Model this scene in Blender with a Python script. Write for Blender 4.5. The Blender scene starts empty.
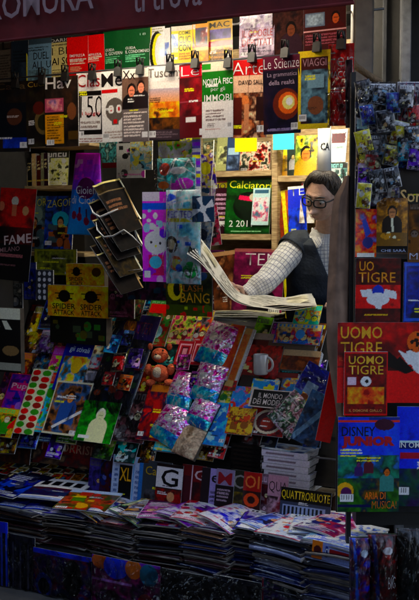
import bpy, bmesh, math, random
import numpy as np
from mathutils import Vector, Matrix, noise as mnoise
R = math.radians
scene = bpy.context.scene
C = scene.collection

# ---------------------------------------------------------------- camera
FPX, CX, CY, EYE, PITCH = 1000.0, 209.5, 300.0, 1.6, R(4.46)
cam_d = bpy.data.cameras.new('camera'); cam = bpy.data.objects.new('camera', cam_d); C.objects.link(cam)
cam.location = (0, 0, EYE); cam.rotation_euler = (R(90) - PITCH, 0, 0)
cam_d.sensor_fit = 'VERTICAL'; cam_d.angle = 2 * math.atan(0.3); cam_d.clip_end = 500; cam_d.clip_start = 0.05
scene.camera = cam

# ---------------------------------------------------------------- sky, sun, exposure
w = bpy.data.worlds.new('World'); scene.world = w; w.use_nodes = True
nt = w.node_tree; bg = nt.nodes['Background']
sky = nt.nodes.new('ShaderNodeTexSky'); sky.sky_type = 'NISHITA'; sky.sun_disc = False
SUN_EL, SUN_AZ = R(24), R(28)       # the sun stands low behind the kiosk, to the right
sky.sun_elevation = SUN_EL; sky.sun_rotation = SUN_AZ
sky.dust_density = 5; sky.ozone_density = .2; sky.air_density = .8
nt.links.new(sky.outputs[0], bg.inputs[0]); bg.inputs[1].default_value = 0.145
sd = bpy.data.lights.new('sun', 'SUN'); sd.energy = 2.0; sd.angle = R(0.5); sd.color = (1, .93, .82)
so = bpy.data.objects.new('sun', sd); C.objects.link(so)
sdir = Vector((math.sin(SUN_AZ) * math.cos(SUN_EL), math.cos(SUN_AZ) * math.cos(SUN_EL), math.sin(SUN_EL)))
so.rotation_euler = sdir.to_track_quat('Z', 'Y').to_euler()
scene.view_settings.view_transform = 'Standard'; scene.view_settings.look = 'None'
scene.view_settings.gamma = 1; scene.view_settings.use_curve_mapping = False
scene.view_settings.exposure = 2.3

# ---------------------------------------------------------------- geometry of the view
CAM = Vector((0, 0, EYE)); cp, sp = math.cos(PITCH), math.sin(PITCH)
def ray(px, py):
    x = (px - CX) / FPX; y = -(py - CY) / FPX
    return Vector((x, cp + y * sp, -sp + y * cp))
def proj(p):
    d = p - CAM; f = d.y * cp - d.z * sp; u = d.y * sp + d.z * cp
    return CX + FPX * d.x / f, CY - FPX * u / f
def P(px, py, Y):
    d = ray(px, py); return CAM + d * (Y / d.y)
YAW = R(28)
U = Vector((math.cos(YAW), -math.sin(YAW), 0)); V = Vector((math.sin(YAW), math.cos(YAW), 0)); Z = Vector((0, 0, 1))
O = Vector((0, 4.0, 0))
class Surf:
    def __init__(s, pt, right, up):
        s.p = pt; s.r = right.normalized(); s.u = up.normalized(); s.n = s.r.cross(s.u).normalized()   # n faces the viewer
    def hit(s, px, py):
        d = ray(px, py); t = (s.p - CAM).dot(s.n) / d.dot(s.n); return CAM + d * t
def front(v, lean=0.0, z=0.0):
    L = R(lean); return Surf(O + V * v + Z * z, U, V * math.sin(L) + Z * math.cos(L))
def facing(Y, lean=0.0, z=0.0, yaw=0.0):
    r = Vector((math.cos(R(yaw)), -math.sin(R(yaw)), 0)); b = Vector((math.sin(R(yaw)), math.cos(R(yaw)), 0)); L = R(lean)
    return Surf(Vector((0, Y, z)), r, b * math.sin(L) + Z * math.cos(L))
def flat(z): return Surf(Vector((0, 4, z)), U, V)
def uvz(u, v, z): return O + U * u + V * v + Z * z
def at_u(px, v):                                   # u on the stand where the pixel column meets the plane v
    p = front(v).hit(px, 222); return (p - O).dot(U)

# ---------------------------------------------------------------- materials
MATS = {}
def newmat(name):
    m = bpy.data.materials.new(name); m.use_nodes = True; MATS[name] = m
    return m, m.node_tree, m.node_tree.nodes['Principled BSDF']
def N(t, typ, **kw):
    n = t.nodes.new(typ)
    for k, v in kw.items(): setattr(n, k, v)
    return n
def print_mat(name, rough, coat, bump, bscale, metal=0.0, detail=.13):
    m, t, b = newmat(name)
    a = N(t, 'ShaderNodeAttribute', attribute_name='Col')
    tc = N(t, 'ShaderNodeTexCoord')
    n1 = N(t, 'ShaderNodeTexNoise'); n1.inputs['Scale'].default_value = 160; n1.inputs['Detail'].default_value = 3
    mp = N(t, 'ShaderNodeMapRange'); mp.inputs[1].default_value = .3; mp.inputs[2].default_value = .7
    mp.inputs[3].default_value = 1 - detail; mp.inputs[4].default_value = 1 + detail
    mx = N(t, 'ShaderNodeVectorMath', operation='MULTIPLY')
    t.links.new(tc.outputs['Object'], n1.inputs['Vector']); t.links.new(n1.outputs[0], mp.inputs[0])
    cc = N(t, 'ShaderNodeCombineXYZ')
    for i in range(3): t.links.new(mp.outputs[0], cc.inputs[i])
    t.links.new(a.outputs['Color'], mx.inputs[0]); t.links.new(cc.outputs[0], mx.inputs[1])
    t.links.new(mx.outputs[0], b.inputs['Base Color'])
    b.inputs['Roughness'].default_value = rough; b.inputs['Coat Weight'].default_value = coat; b.inputs['Metallic'].default_value = metal
    b.inputs['Coat Roughness'].default_value = .06
    n2 = N(t, 'ShaderNodeTexNoise'); n2.inputs['Scale'].default_value = bscale; n2.inputs['Detail'].default_value = 2
    bp = N(t, 'ShaderNodeBump'); bp.inputs['Strength'].default_value = bump; bp.inputs['Distance'].default_value = .01
    t.links.new(tc.outputs['Object'], n2.inputs['Vector']); t.links.new(n2.outputs[0], bp.inputs['Height']); t.links.new(bp.outputs[0], b.inputs['Normal'])
    t.links.new(bp.outputs[0], b.inputs['Coat Normal'])
    return m
print_mat('gloss', .3, .25, .2, 9)
print_mat('matte', .8, 0, .15, 12).node_tree.nodes['Principled BSDF'].inputs['Specular IOR Level'].default_value = .12
print_mat('gloss_pile', .2, 1, .35, 22)
print_mat('foil', .22, .6, .8, 45, metal=.55)
def plain(name, col, rough=.5, metal=0, coat=0, spread=.25, scale=30, bump=.1, bscale=60):
    m, t, b = newmat(name)
    tc = N(t, 'ShaderNodeTexCoord'); n = N(t, 'ShaderNodeTexNoise'); n.inputs['Scale'].default_value = scale; n.inputs['Detail'].default_value = 4
    r = N(t, 'ShaderNodeValToRGB')
    r.color_ramp.elements[0].position = .3; r.color_ramp.elements[1].position = .7
    r.color_ramp.elements[0].color = [c * (1 - spread) for c in col] + [1]; r.color_ramp.elements[1].color = [min(1, c * (1 + spread)) for c in col] + [1]
    t.links.new(tc.outputs['Object'], n.inputs['Vector']); t.links.new(n.outputs[0], r.inputs[0]); t.links.new(r.outputs[0], b.inputs['Base Color'])
    n2 = N(t, 'ShaderNodeTexNoise'); n2.inputs['Scale'].default_value = bscale; bp = N(t, 'ShaderNodeBump'); bp.inputs['Strength'].default_value = bump; bp.inputs['Distance'].default_value = .005
    t.links.new(tc.outputs['Object'], n2.inputs['Vector']); t.links.new(n2.outputs[0], bp.inputs['Height']); t.links.new(bp.outputs[0], b.inputs['Normal'])
    b.inputs['Roughness'].default_value = rough; b.inputs['Metallic'].default_value = metal; b.inputs['Coat Weight'].default_value = coat
    return m
plain('black_metal', (.006, .006, .006), .5, 0, 0)
plain('steel', (.16, .16, .17), .4, .6)
plain('dark_wall', (.014, .012, .011), .8)
plain('dark_paint', (.010, .010, .013), .8)
plain('brown_cloth', (.25, .15, .10), .9, spread=.35, scale=14, bump=.6, bscale=25)
plain('rope', (.16, .10, .05), .9, bump=1, bscale=90)
plain('asphalt', (.05, .05, .05), .9, scale=8)
plain('facade', (.05, .04, .034), .9, scale=2)
plain('stone', (.17, .145, .12), .85, spread=.3, scale=11, bump=.7, bscale=30)
plain('skin', (.52, .30, .21), .45, spread=.13, scale=55, bump=.25, bscale=200)
MATS['skin'].node_tree.nodes['Principled BSDF'].inputs['Subsurface Weight'].default_value = .12
MATS['skin'].node_tree.nodes['Principled BSDF'].inputs['Subsurface Radius'].default_value = (.01, .004, .002)
plain('lip', (.26, .08, .06), .5)
plain('hair', (.05, .038, .03), .5, spread=.75, scale=60, bump=.4)
plain('navy', (.011, .018, .032), .75, spread=.3, scale=30, bump=.5, bscale=80)
plain('matte_box', (.10, .075, .05), .8)
plain('dark_plastic', (.012, .011, .012), .25, 0, .3)
plain('white_plastic', (.75, .75, .72), .4, 0, .2, spread=.05)
plain('orange_plush', (.62, .10, .03), .95, spread=.35, scale=40, bump=1, bscale=150)
plain('cream_plush', (.6, .48, .33), .95, spread=.2, scale=40, bump=1, bscale=150)
plain('mug_glaze', (.66, .62, .55), .2, 0, .4, spread=.08)
plain('lettering', (.36, .22, .23), .6, spread=.2, scale=20)
plain('awning_cloth', (.14, .005, .006), .8, spread=.35, scale=9, bump=.5, bscale=16)
# wood
m, t, b = newmat('wood')
tc = N(t, 'ShaderNodeTexCoord'); mpg = N(t, 'ShaderNodeMapping'); mpg.inputs['Scale'].default_value = (4, 4, 30)
n = N(t, 'ShaderNodeTexNoise'); n.inputs['Scale'].default_value = 5; n.inputs['Detail'].default_value = 6
r = N(t, 'ShaderNodeValToRGB'); r.color_ramp.elements[0].color = (.34, .21, .09, 1); r.color_ramp.elements[1].color = (.62, .46, .24, 1)
r.color_ramp.elements[0].position = .35; r.color_ramp.elements[1].position = .65
t.links.new(tc.outputs['Object'], mpg.inputs[0]); t.links.new(mpg.outputs[0], n.inputs['Vector']); t.links.new(n.outputs[0], r.inputs[0]); t.links.new(r.outputs[0], b.inputs['Base Color']); b.inputs['Roughness'].default_value = .55
# pages: pale paper edges with thin leaves
m, t, b = newmat('pages')
tc = N(t, 'ShaderNodeTexCoord'); n = N(t, 'ShaderNodeTexNoise'); n.inputs['Scale'].default_value = 1; n.inputs['Detail'].default_value = 3
mpg = N(t, 'ShaderNodeMapping'); mpg.inputs['Scale'].default_value = (20, 20, 700)
r = N(t, 'ShaderNodeValToRGB'); r.color_ramp.elements[0].color = (.22, .21, .2, 1); r.color_ramp.elements[1].color = (.72, .7, .66, 1); r.color_ramp.elements[0].position = .35; r.color_ramp.elements[1].position = .6
t.links.new(tc.outputs['Object'], mpg.inputs[0]); t.links.new(mpg.outputs[0], n.inputs['Vector']); t.links.new(n.outputs[0], r.inputs[0]); t.links.new(r.outputs[0], b.inputs['Base Color']); b.inputs['Roughness'].default_value = .6
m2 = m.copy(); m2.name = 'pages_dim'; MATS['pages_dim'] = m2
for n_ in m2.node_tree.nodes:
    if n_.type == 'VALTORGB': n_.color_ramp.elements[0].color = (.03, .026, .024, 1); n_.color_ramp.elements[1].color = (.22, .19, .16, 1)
# clear wrinkled film
m, t, b = newmat('film')
out = t.nodes['Material Output']; t.nodes.remove(b)
tr = N(t, 'ShaderNodeBsdfTransparent'); tr.inputs[0].default_value = (.93, .93, .95, 1)
gl = N(t, 'ShaderNodeBsdfGlossy'); gl.inputs['Roughness'].default_value = .05
fr = N(t, 'ShaderNodeFresnel'); fr.inputs[0].default_value = 1.55
tc = N(t, 'ShaderNodeTexCoord')
vo = N(t, 'ShaderNodeTexNoise'); vo.inputs['Scale'].default_value = 8; vo.inputs['Detail'].default_value = 2.5; vo.inputs['Distortion'].default_value = 2.2
bp = N(t, 'ShaderNodeBump'); bp.inputs['Strength'].default_value = .9; bp.inputs['Distance'].default_value = .03
t.links.new(tc.outputs['Object'], vo.inputs['Vector']); t.links.new(vo.outputs[0], bp.inputs['Height'])
t.links.new(bp.outputs[0], gl.inputs['Normal']); t.links.new(bp.outputs[0], fr.inputs['Normal'])
mxs = N(t, 'ShaderNodeMixShader'); mu = N(t, 'ShaderNodeMath', operation='MULTIPLY_ADD'); mu.inputs[1].default_value = 2.4; mu.inputs[2].default_value = -.10; mu.use_clamp = True
t.links.new(fr.outputs[0], mu.inputs[0]); t.links.new(mu.outputs[0], mxs.inputs[0]); t.links.new(tr.outputs[0], mxs.inputs[1]); t.links.new(gl.outputs[0], mxs.inputs[2]); t.links.new(mxs.outputs[0], out.inputs[0])
# checked shirt (UV grid)
m, t, b = newmat('checked_shirt')
uv = N(t, 'ShaderNodeTexCoord'); sx = N(t, 'ShaderNodeSeparateXYZ'); t.links.new(uv.outputs['UV'], sx.inputs[0])
prev = None
for ax, k in ((0, 1), (1, 1)):
    fr_ = N(t, 'ShaderNodeMath', operation='FRACT'); t.links.new(sx.outputs[ax], fr_.inputs[0])
    lt = N(t, 'ShaderNodeMath', operation='LESS_THAN'); lt.inputs[1].default_value = .17; t.links.new(fr_.outputs[0], lt.inputs[0])
    if prev is None: prev = lt
    else:
        ad = N(t, 'ShaderNodeMath', operation='ADD'); t.links.new(prev.outputs[0], ad.inputs[0]); t.links.new(lt.outputs[0], ad.inputs[1]); prev = ad
r = N(t, 'ShaderNodeValToRGB'); r.color_ramp.elements[0].color = (.66, .64, .60, 1); r.color_ramp.elements[1].color = (.24, .24, .29, 1); r.color_ramp.elements[1].position = .9
t.links.new(prev.outputs[0], r.inputs[0]); t.links.new(r.outputs[0], b.inputs['Base Color']); b.inputs['Roughness'].default_value = .85
nz = N(t, 'ShaderNodeTexNoise'); nz.inputs['Scale'].default_value = 16; nz.inputs['Detail'].default_value = 3; bp = N(t, 'ShaderNodeBump'); bp.inputs['Strength'].default_value = .7; bp.inputs['Distance'].default_value = .03
t.links.new(uv.outputs['Object'], nz.inputs['Vector']); t.links.new(nz.outputs[0], bp.inputs['Height']); t.links.new(bp.outputs[0], b.inputs['Normal'])
def emit(name, col, s):
    m, t, b = newmat(name); b.inputs['Base Color'].default_value = (1, 1, 1, 1)
    b.inputs['Emission Color'].default_value = (*col, 1); b.inputs['Emission Strength'].default_value = s
LAMP_FRONT, LAMP_BACK = 9.5, 44
emit('tube_front', (1, .88, .66), LAMP_FRONT); emit('tube_back', (1, .91, .70), LAMP_BACK)
# glass of the spectacles
m, t, b = newmat('lens'); b.inputs['Transmission Weight'].default_value = 1; b.inputs['Roughness'].default_value = .02; b.inputs['IOR'].default_value = 1.1

# ---------------------------------------------------------------- object helpers
def tag(o, label=None, cat=None, group=None, kind=None):
    if label: o['label'] = label
    if cat: o['category'] = cat
    if group: o['group'] = group
    if kind: o['kind'] = kind
    return o
def empty(name, loc, label, cat, group=None):
    o = bpy.data.objects.new(name, None); o.location = loc; o.empty_display_size = .05; C.objects.link(o)
    return tag(o, label, cat, group)
def link(name, me, parent=None, mat=None):
    if mat: me.materials.append(MATS[mat])
    o = bpy.data.objects.new(name, me); C.objects.link(o)
    if parent is not None: o.parent = parent
    return o
def pydata(name, vs, fs, mat, parent=None, smooth=True, origin=None):
    org = origin if origin is not None else (root_loc(parent) if parent is not None else Vector())
    me = bpy.data.meshes.new(name); me.from_pydata([tuple(Vector(v) - org) for v in vs], [], fs); me.update()
    if smooth: me.shade_smooth()
    o = link(name, me, parent, mat)
    if parent is None and origin is not None: o.location = origin
    return o
def root_loc(o):
    l = Vector()
    while o is not None: l += o.location; o = o.parent
    return l
def hexbox(c, rx, ry, rz):       # centre and three half vectors
    vs = [c + rx * i + ry * j + rz * k for i in (-1, 1) for j in (-1, 1) for k in (-1, 1)]
    fs = [(0, 1, 3, 2), (4, 6, 7, 5), (0, 4, 5, 1), (2, 3, 7, 6), (0, 2, 6, 4), (1, 5, 7, 3)]
    return vs, fs
def box(name, c, rx, ry, rz, mat, parent=None, bevel=0, origin=None):
    vs, fs = hexbox(c, rx, ry, rz)
    bm = bmesh.new(); org = origin if origin is not None else (root_loc(parent) if parent is not None else Vector())
    bv = [bm.verts.new(v - org) for v in vs]
    for f in fs: bm.faces.new([bv[i] for i in f])
    bmesh.ops.recalc_face_normals(bm, faces=bm.faces)
    if bevel: bmesh.ops.bevel(bm, geom=list(bm.edges), offset=bevel, segments=2, affect='EDGES', clamp_overlap=True)
    me = bpy.data.meshes.new(name); bm.to_mesh(me); bm.free()
    o = link(name, me, parent, mat)
    if parent is None and origin is not None: o.location = origin
    return o
def ubox(name, u0, u1, v0, v1, z0, z1, mat, parent=None, bevel=0, origin=None):
    return box(name, uvz((u0 + u1) / 2, (v0 + v1) / 2, (z0 + z1) / 2), U * (u1 - u0) / 2, V * (v1 - v0) / 2, Z * (z1 - z0) / 2, mat, parent, bevel, origin)
def tube_data(pts, rad, seg=8, uvs=False, squash=None):
    pts = [Vector(p) for p in pts]; vs = []; fs = []; n = len(pts)
    rads = rad if isinstance(rad, (list, tuple)) else [rad] * n
    up = Vector((0, 0, 1))
    d0 = (pts[1] - pts[0]).normalized()
    if abs(d0.z) > .9: up = Vector((0, -1, 0))
    side = d0.cross(up).normalized(); 
    for i, p in enumerate(pts):
        d = (pts[min(i + 1, n - 1)] - pts[max(i - 1, 0)]).normalized()
        side = (side - d * side.dot(d)).normalized(); nn = d.cross(side)
        ra, rb = (rads[i] if isinstance(rads[i], (tuple, list)) else (rads[i], rads[i]))
        for k in range(seg):
            a = 2 * math.pi * k / seg; vs.append(p + side * math.cos(a) * ra + nn * math.sin(a) * rb)
    for i in range(n - 1):
        for k in range(seg):
            a = i * seg + k; b_ = i * seg + (k + 1) % seg; fs.append((a, b_, b_ + seg, a + seg))
    fs.append(tuple(range(seg))[::-1]); fs.append(tuple(range((n - 1) * seg, n * seg)))
    return vs, fs
def tube(name, pts, rad, mat, parent=None, seg=8, origin=None):
    vs, fs = tube_data(pts, rad, seg); return pydata(name, vs, fs, mat, parent, True, origin)
def merge(parts):
    V_, F_ = [], []
    for vs, fs in parts:
        o = len(V_); V_ += list(vs); F_ += [tuple(i + o for i in f) for f in fs]
    return V_, F_

# ---------------------------------------------------------------- printed artwork (a grid of ink colours)
def lin(h):
    if isinstance(h, (tuple, list, np.ndarray)): return np.array(h, float)
    h = h.lstrip('#'); c = np.array([int(h[i:i + 2], 16) / 255 for i in (0, 2, 4)]); return np.where(c < .04045, c / 12.92, ((c + .055) / 1.055) ** 2.4)
def vnoise(ny, nx, cells, rng, oct=3):
    out = np.zeros((ny, nx)); amp = 1; tot = 0; c = cells
    for _ in range(oct):
        cy = max(2, int(round(c * ny / max(nx, ny)))) + 1; cx = max(2, int(round(c * nx / max(nx, ny)))) + 1
        g = rng.random((cy + 1, cx + 1)); y = np.linspace(0, cy - .001, ny); x = np.linspace(0, cx - .001, nx)
        y0 = y.astype(int); x0 = x.astype(int); fy = (y - y0)[:, None]; fx = (x - x0)[None]; fy = fy * fy * (3 - 2 * fy); fx = fx * fx * (3 - 2 * fx)
        a = g[y0][:, x0]; b = g[y0][:, x0 + 1]; c_ = g[y0 + 1][:, x0]; d = g[y0 + 1][:, x0 + 1]
        out += amp * ((a * (1 - fx) + b * fx) * (1 - fy) + (c_ * (1 - fx) + d * fx) * fy); tot += amp; amp *= .55; c *= 2
    return out / tot
class Art:
    """t runs down from the top edge, s to the right, both 0..1"""
    def __init__(s, nx, ny, seed):
        s.nx, s.ny = nx, ny; s.rng = np.random.default_rng(seed); s.a = np.zeros((ny, nx, 3))
        s.S, s.T = np.meshgrid(np.linspace(0, 1, nx), np.linspace(0, 1, ny))
    def put(s, m, c, k=1.0): s.a[m] = s.a[m] * (1 - k) + lin(c) * k
    def run(s, ops):
        for o in ops: getattr(s, 'op_' + o[0])(*o[1:])
        lum = s.a.mean(2, keepdims=True); s.a = np.clip(lum + (s.a - lum) * 1.3, 0, 1); s.a = s.a ** 1.32 * 2.7; g = s.rng.random((s.ny, s.nx, 1)) * .18 + .91
        a = s.a * g; a = np.where(a > .6, .6 + .25 * np.tanh((a - .6) / .25), a); return np.clip(a, 0.001, .86)
    def mask(s, x0, y0, x1, y1): return (s.S >= x0) & (s.S <= x1) & (s.T >= y0) & (s.T <= y1)
    def op_f(s, c): s.a[:] = lin(c)
    def op_r(s, x0, y0, x1, y1, c): s.put(s.mask(x0, y0, x1, y1), c)
    def op_e(s, cx, cy, rx, ry, c): s.put(((s.S - cx) / rx) ** 2 + ((s.T - cy) / ry) ** 2 < 1, c)
    def op_d(s, pts, c):            # convex polygon
        m = np.ones((s.ny, s.nx), bool); n = len(pts)
        for i in range(n):
            (ax, ay), (bx, by) = pts[i], pts[(i + 1) % n]; m &= ((bx - ax) * (s.T - ay) - (by - ay) * (s.S - ax)) >= 0
        s.put(m, c)
    def op_g(s, x0, y0, x1, y1, ca, cb):   # two printed inks blending down the block
        m = s.mask(x0, y0, x1, y1); k = np.clip((s.T - y0) / (y1 - y0), 0, 1)[m][:, None]; s.a[m] = lin(ca) * (1 - k) + lin(cb) * k
    def op_n(s, x0, y0, x1, y1, cols, cells=6):   # photograph-like patches
        n = vnoise(s.ny, s.nx, cells, s.rng, 5); lo, hi = n.min(), n.max(); n = (n - lo) / (hi - lo + 1e-6)
        n = np.clip((n - .15) / .7, 0, .9999) * (len(cols) - 1); i = n.astype(int); f = (n - i)[..., None]; P_ = np.array([lin(c) for c in cols])
        col = P_[i] * (1 - f) + P_[np.minimum(i + 1, len(cols) - 1)] * f; m = s.mask(x0, y0, x1, y1); col = col * (.65 + .7 * vnoise(s.ny, s.nx, 22, s.rng, 2))[..., None] ** 1.3 * 1.1; s.a[m] = col[m]
    def op_b(s, x0, y0, x1, y1, cols, n, r):    # scattered little pictures
        for _ in range(n):
            cx = s.rng.uniform(x0, x1); cy = s.rng.uniform(y0, y1); c = cols[s.rng.integers(len(cols))]; q = r * s.rng.uniform(.5, 1.3)
            asp = s.nx / s.ny
            if s.rng.random() < .5: s.op_e(cx, cy, q, q * asp * s.rng.uniform(.6, 1.4), c)
            else: s.op_r(cx - q, cy - q * asp * .7, cx + q, cy + q * asp * .7, c)
    def op_l(s, x0, y0, x1, y1, c, n=4):        # small print: ragged grey rows
        for i in range(n):
            y = y0 + (y1 - y0) * (i + .5) / n; h = (y1 - y0) / n * .28
            m = s.mask(x0, y - h, x0 + (x1 - x0) * s.rng.uniform(.7, 1), y + h) & (s.rng.random((s.ny, s.nx)) < .8); s.put(m, c, .8)
    def op_p(s, cx, cy, q, skin, hair, cloth):  # head and shoulders of somebody
        asp = s.nx / s.ny
        s.op_e(cx, cy + q * 1.35 * asp, q * 1.15, q * 1.0 * asp * 1.1, cloth); s.put(s.mask(cx - q * 1.15, cy + q * 1.35 * asp, cx + q * 1.15, cy + q * 3.2 * asp), cloth)
        s.op_e(cx, cy - q * .1 * asp, q * .56, q * .72 * asp, hair); s.op_e(cx, cy + q * .08 * asp, q * .42, q * .58 * asp, skin)
        s.op_r(cx - q * .28, cy - q * .08 * asp, cx + q * .28, cy + q * .02 * asp, [c * .45 for c in lin(skin)])
        s.op_r(cx - q * .15, cy + q * .32 * asp, cx + q * .15, cy + q * .4 * asp, [c * .5 for c in lin(skin)])
    def op_k(s, x0, y0, x1, y1, c, wd=.03):   # outline box
        for q in ((x0, y0, x1, y0 + wd), (x0, y1 - wd, x1, y1), (x0, y0, x0 + wd, y1), (x1 - wd, y0, x1, y1)): s.op_r(*q, c)
    def op_w(s, x0, y0, x1, y1, c, n=7):      # a row of letter-like bars too small to read
        for i in range(n):
            a = x0 + (x1 - x0) * i / n; b = a + (x1 - x0) / n * .78; k = s.rng.integers(4); h = (y1 - y0)
            s.op_r(a, y0, a + (b - a) * .35, y1, c)
            if k != 1: s.op_r(b - (b - a) * .3, y0, b, y1, c)
            if k != 2: s.op_r(a, y0, b, y0 + h * .25, c)
            if k != 0: s.op_r(a, y1 - h * .25, b, y1, c)
    def op_c(s, cols, k=None):                # a made-up cover: title, figures, captions, stickers
        g = s.rng; asp = s.nx / s.ny; pk = lambda: cols[g.integers(len(cols))]; br = [min(.85, v * 2.2 + .05) for v in lin(pk())]; dk = [v * .3 for v in lin(pk())]
        for _ in range(g.integers(2, 5)):
            x, y = g.uniform(.15, .85), g.uniform(.3, .8); q = g.uniform(.1, .22); sk = [[.42, .22, .13], [.5, .3, .2], br][g.integers(3)]
            s.op_e(x, y + q * asp * 1.2, q * .9, q * asp * 1.2, pk()); s.op_e(x, y, q * .62, q * asp * .6, dk); s.op_e(x, y + q * .1 * asp, q * .5, q * asp * .5, sk)
            s.op_r(x - q * .3, y - q * .05, x - q * .1, y + q * .08, dk); s.op_r(x + q * .1, y - q * .05, x + q * .3, y + q * .08, dk)
            for e_ in (-1, 1): s.op_d([(x + e_ * q * .5, y + q * asp), (x + e_ * q * 1.6, y + g.uniform(-.5, 1) * q * asp), (x + e_ * q * 1.6, y + q * asp * 1.3), (x + e_ * q * .5, y + q * asp * 1.5)][::e_], pk())
        if g.random() < .8: s.op_r(0, .02, 1, .2, pk()); s.op_w(.06, .05, g.uniform(.7, .96), .17, br, int(g.integers(4, 8)))
        s.op_w(.08, .86, g.uniform(.5, .9), .91, br, 9); s.op_e(g.uniform(.1, .9), g.uniform(.25, .9), .1, .1 * asp, br)
        s.op_l(.06, .93, .8, .98, br, 1); s.op_k(0, 0, 1, 1, pk(), .015)
    def op_x(s, k): s.a = np.clip(s.a * k, 0, .62)     # stronger inks
    def op_q(s):                              # prices, captions and a bar code as on any cover
        g = s.rng; a, b = ('#e4e0d8', '#141214') if s.a.mean() < .5 else ('#141214', '#e4e0d8')
        for _ in range(g.integers(1, 4)):
            x, y = g.uniform(.04, .5), g.uniform(.25, .85); s.op_l(x, y, x + g.uniform(.2, .45), y + g.uniform(.03, .09), ['#e4e0d8', '#f0c828', '#141214'][g.integers(3)], int(g.integers(1, 4)))
        x, y = (.04 if g.random() < .5 else .74), g.uniform(.8, .9); s.op_r(x, y, x + .22, y + .08, '#dcdcd8')
        for i in range(5): s.op_r(x + .02 + i * .04, y + .01, x + .03 + i * .04, y + .06, '#101010')
    def op_z(s, n, c, k=.5):     # random thin strokes
        for _ in range(n):
            a = s.rng.uniform(0, math.pi); q = s.rng.uniform(0, 1, 2); d = abs((s.S - q[0]) * math.sin(a) - (s.T - q[1]) * math.cos(a)); e = np.hypot(s.S - q[0], s.T - q[1]); s.put((d < .012) & (e < s.rng.uniform(.1, .35)), c, k)
_txt = {}
def text_geo(string, bold=.018):
    k = (string, bold)
    if k not in _txt:
        cu = bpy.data.curves.new('t', 'FONT'); cu.body = string; cu.resolution_u = 2; cu.offset = bold; cu.space_line = .82; cu.align_x = 'CENTER'
        ob = bpy.data.objects.new('t', cu); me = bpy.data.meshes.new_from_object(ob)
        v = np.zeros(len(me.vertices) * 3); me.vertices.foreach_get('co', v); v = v.reshape(-1, 3)[:, :2]
        f = [tuple(p.vertices) for p in me.polygons]
        lo = v.min(0); hi = v.max(0); _txt[k] = ((v - lo) / (hi - lo), f)
        bpy.data.objects.remove(ob); bpy.data.curves.remove(cu); bpy.data.meshes.remove(me)
    return _txt[k]

def sheet_mesh(name, corners, art, texts, org, bulge=None, lift=.0012, flip=False):
    """cover: bilinear grid between corners (tl, tr, bl, br) with inks and lettering, bent by bulge(s, t)"""
    ny, nx, _ = art.shape; tl, tr, bl, br = [np.array(c) for c in corners]
    S, T = np.meshgrid(np.linspace(0, 1, nx), np.linspace(0, 1, ny))
    n = np.cross(tr - tl, tl - bl); n = n / np.linalg.norm(n)
    def pos(s, t, e=0.0):
        s = s[..., None]; t = t[..., None]
        p = (tl * (1 - s) + tr * s) * (1 - t) + (bl * (1 - s) + br * s) * t
        h = e if bulge is None else (bulge(s[..., 0], t[..., 0]) + e)[..., None]
        return p + n * h
    pv = pos(S, T).reshape(-1, 3); cols = [art.reshape(-1, 3)]; vs = [pv]
    i = np.arange(ny * nx).reshape(ny, nx); q = np.stack([i[1:, :-1], i[1:, 1:], i[:-1, 1:], i[:-1, :-1]], -1).reshape(-1, 4)
    loops = [q.reshape(-1)]; sizes = [np.full(len(q), 4)]; base = ny * nx
    for tx in texts:
        st, x0, y0, x1, y1, c = tx[:6]; ang = tx[6] if len(tx) > 6 else 0
        g, f = text_geo(st, tx[7] if len(tx) > 7 else (-.012, .002, .010)[sum(map(ord, st)) % 3])
        s = x0 + g[:, 0] * (x1 - x0); t = y1 - g[:, 1] * (y1 - y0)
        if ang:
            W = np.linalg.norm(tr - tl); H = np.linalg.norm(bl - tl); cx, cy = (x0 + x1) / 2, (y0 + y1) / 2; a = R(ang)
            dx = (s - cx) * W; dy = (t - cy) * H; s = cx + (dx * math.cos(a) + dy * math.sin(a)) / W; t = cy + (-dx * math.sin(a) + dy * math.cos(a)) / H
        vs.append(pos(s, t, lift)); cols.append(np.tile(np.clip(lin(c) ** 1.1 * 1.7, .002, .82), (len(s), 1)))
        loops.append(np.array([j + base for ff in f for j in ff])); sizes.append(np.array([len(ff) for ff in f])); base += len(s)
    vv = np.concatenate(vs) - np.array(org); cc = np.concatenate(cols); lp = np.concatenate(loops).astype(np.int32); sz = np.concatenate(sizes).astype(np.int32)
    me = bpy.data.meshes.new(name); me.vertices.add(len(vv)); me.vertices.foreach_set('co', vv.astype(np.float32).ravel())
    me.loops.add(len(lp)); me.loops.foreach_set('vertex_index', lp); me.polygons.add(len(sz))
    me.polygons.foreach_set('loop_start', np.concatenate([[0], np.cumsum(sz)[:-1]]).astype(np.int32))
    at = me.color_attributes.new('Col', 'FLOAT_COLOR', 'POINT'); rgba = np.ones((len(cc), 4), np.float32); rgba[:, :3] = cc; at.data.foreach_set('color', rgba.ravel())
    me.update(calc_edges=True); me.validate(); me.shade_smooth()
    return me, pos
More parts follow.
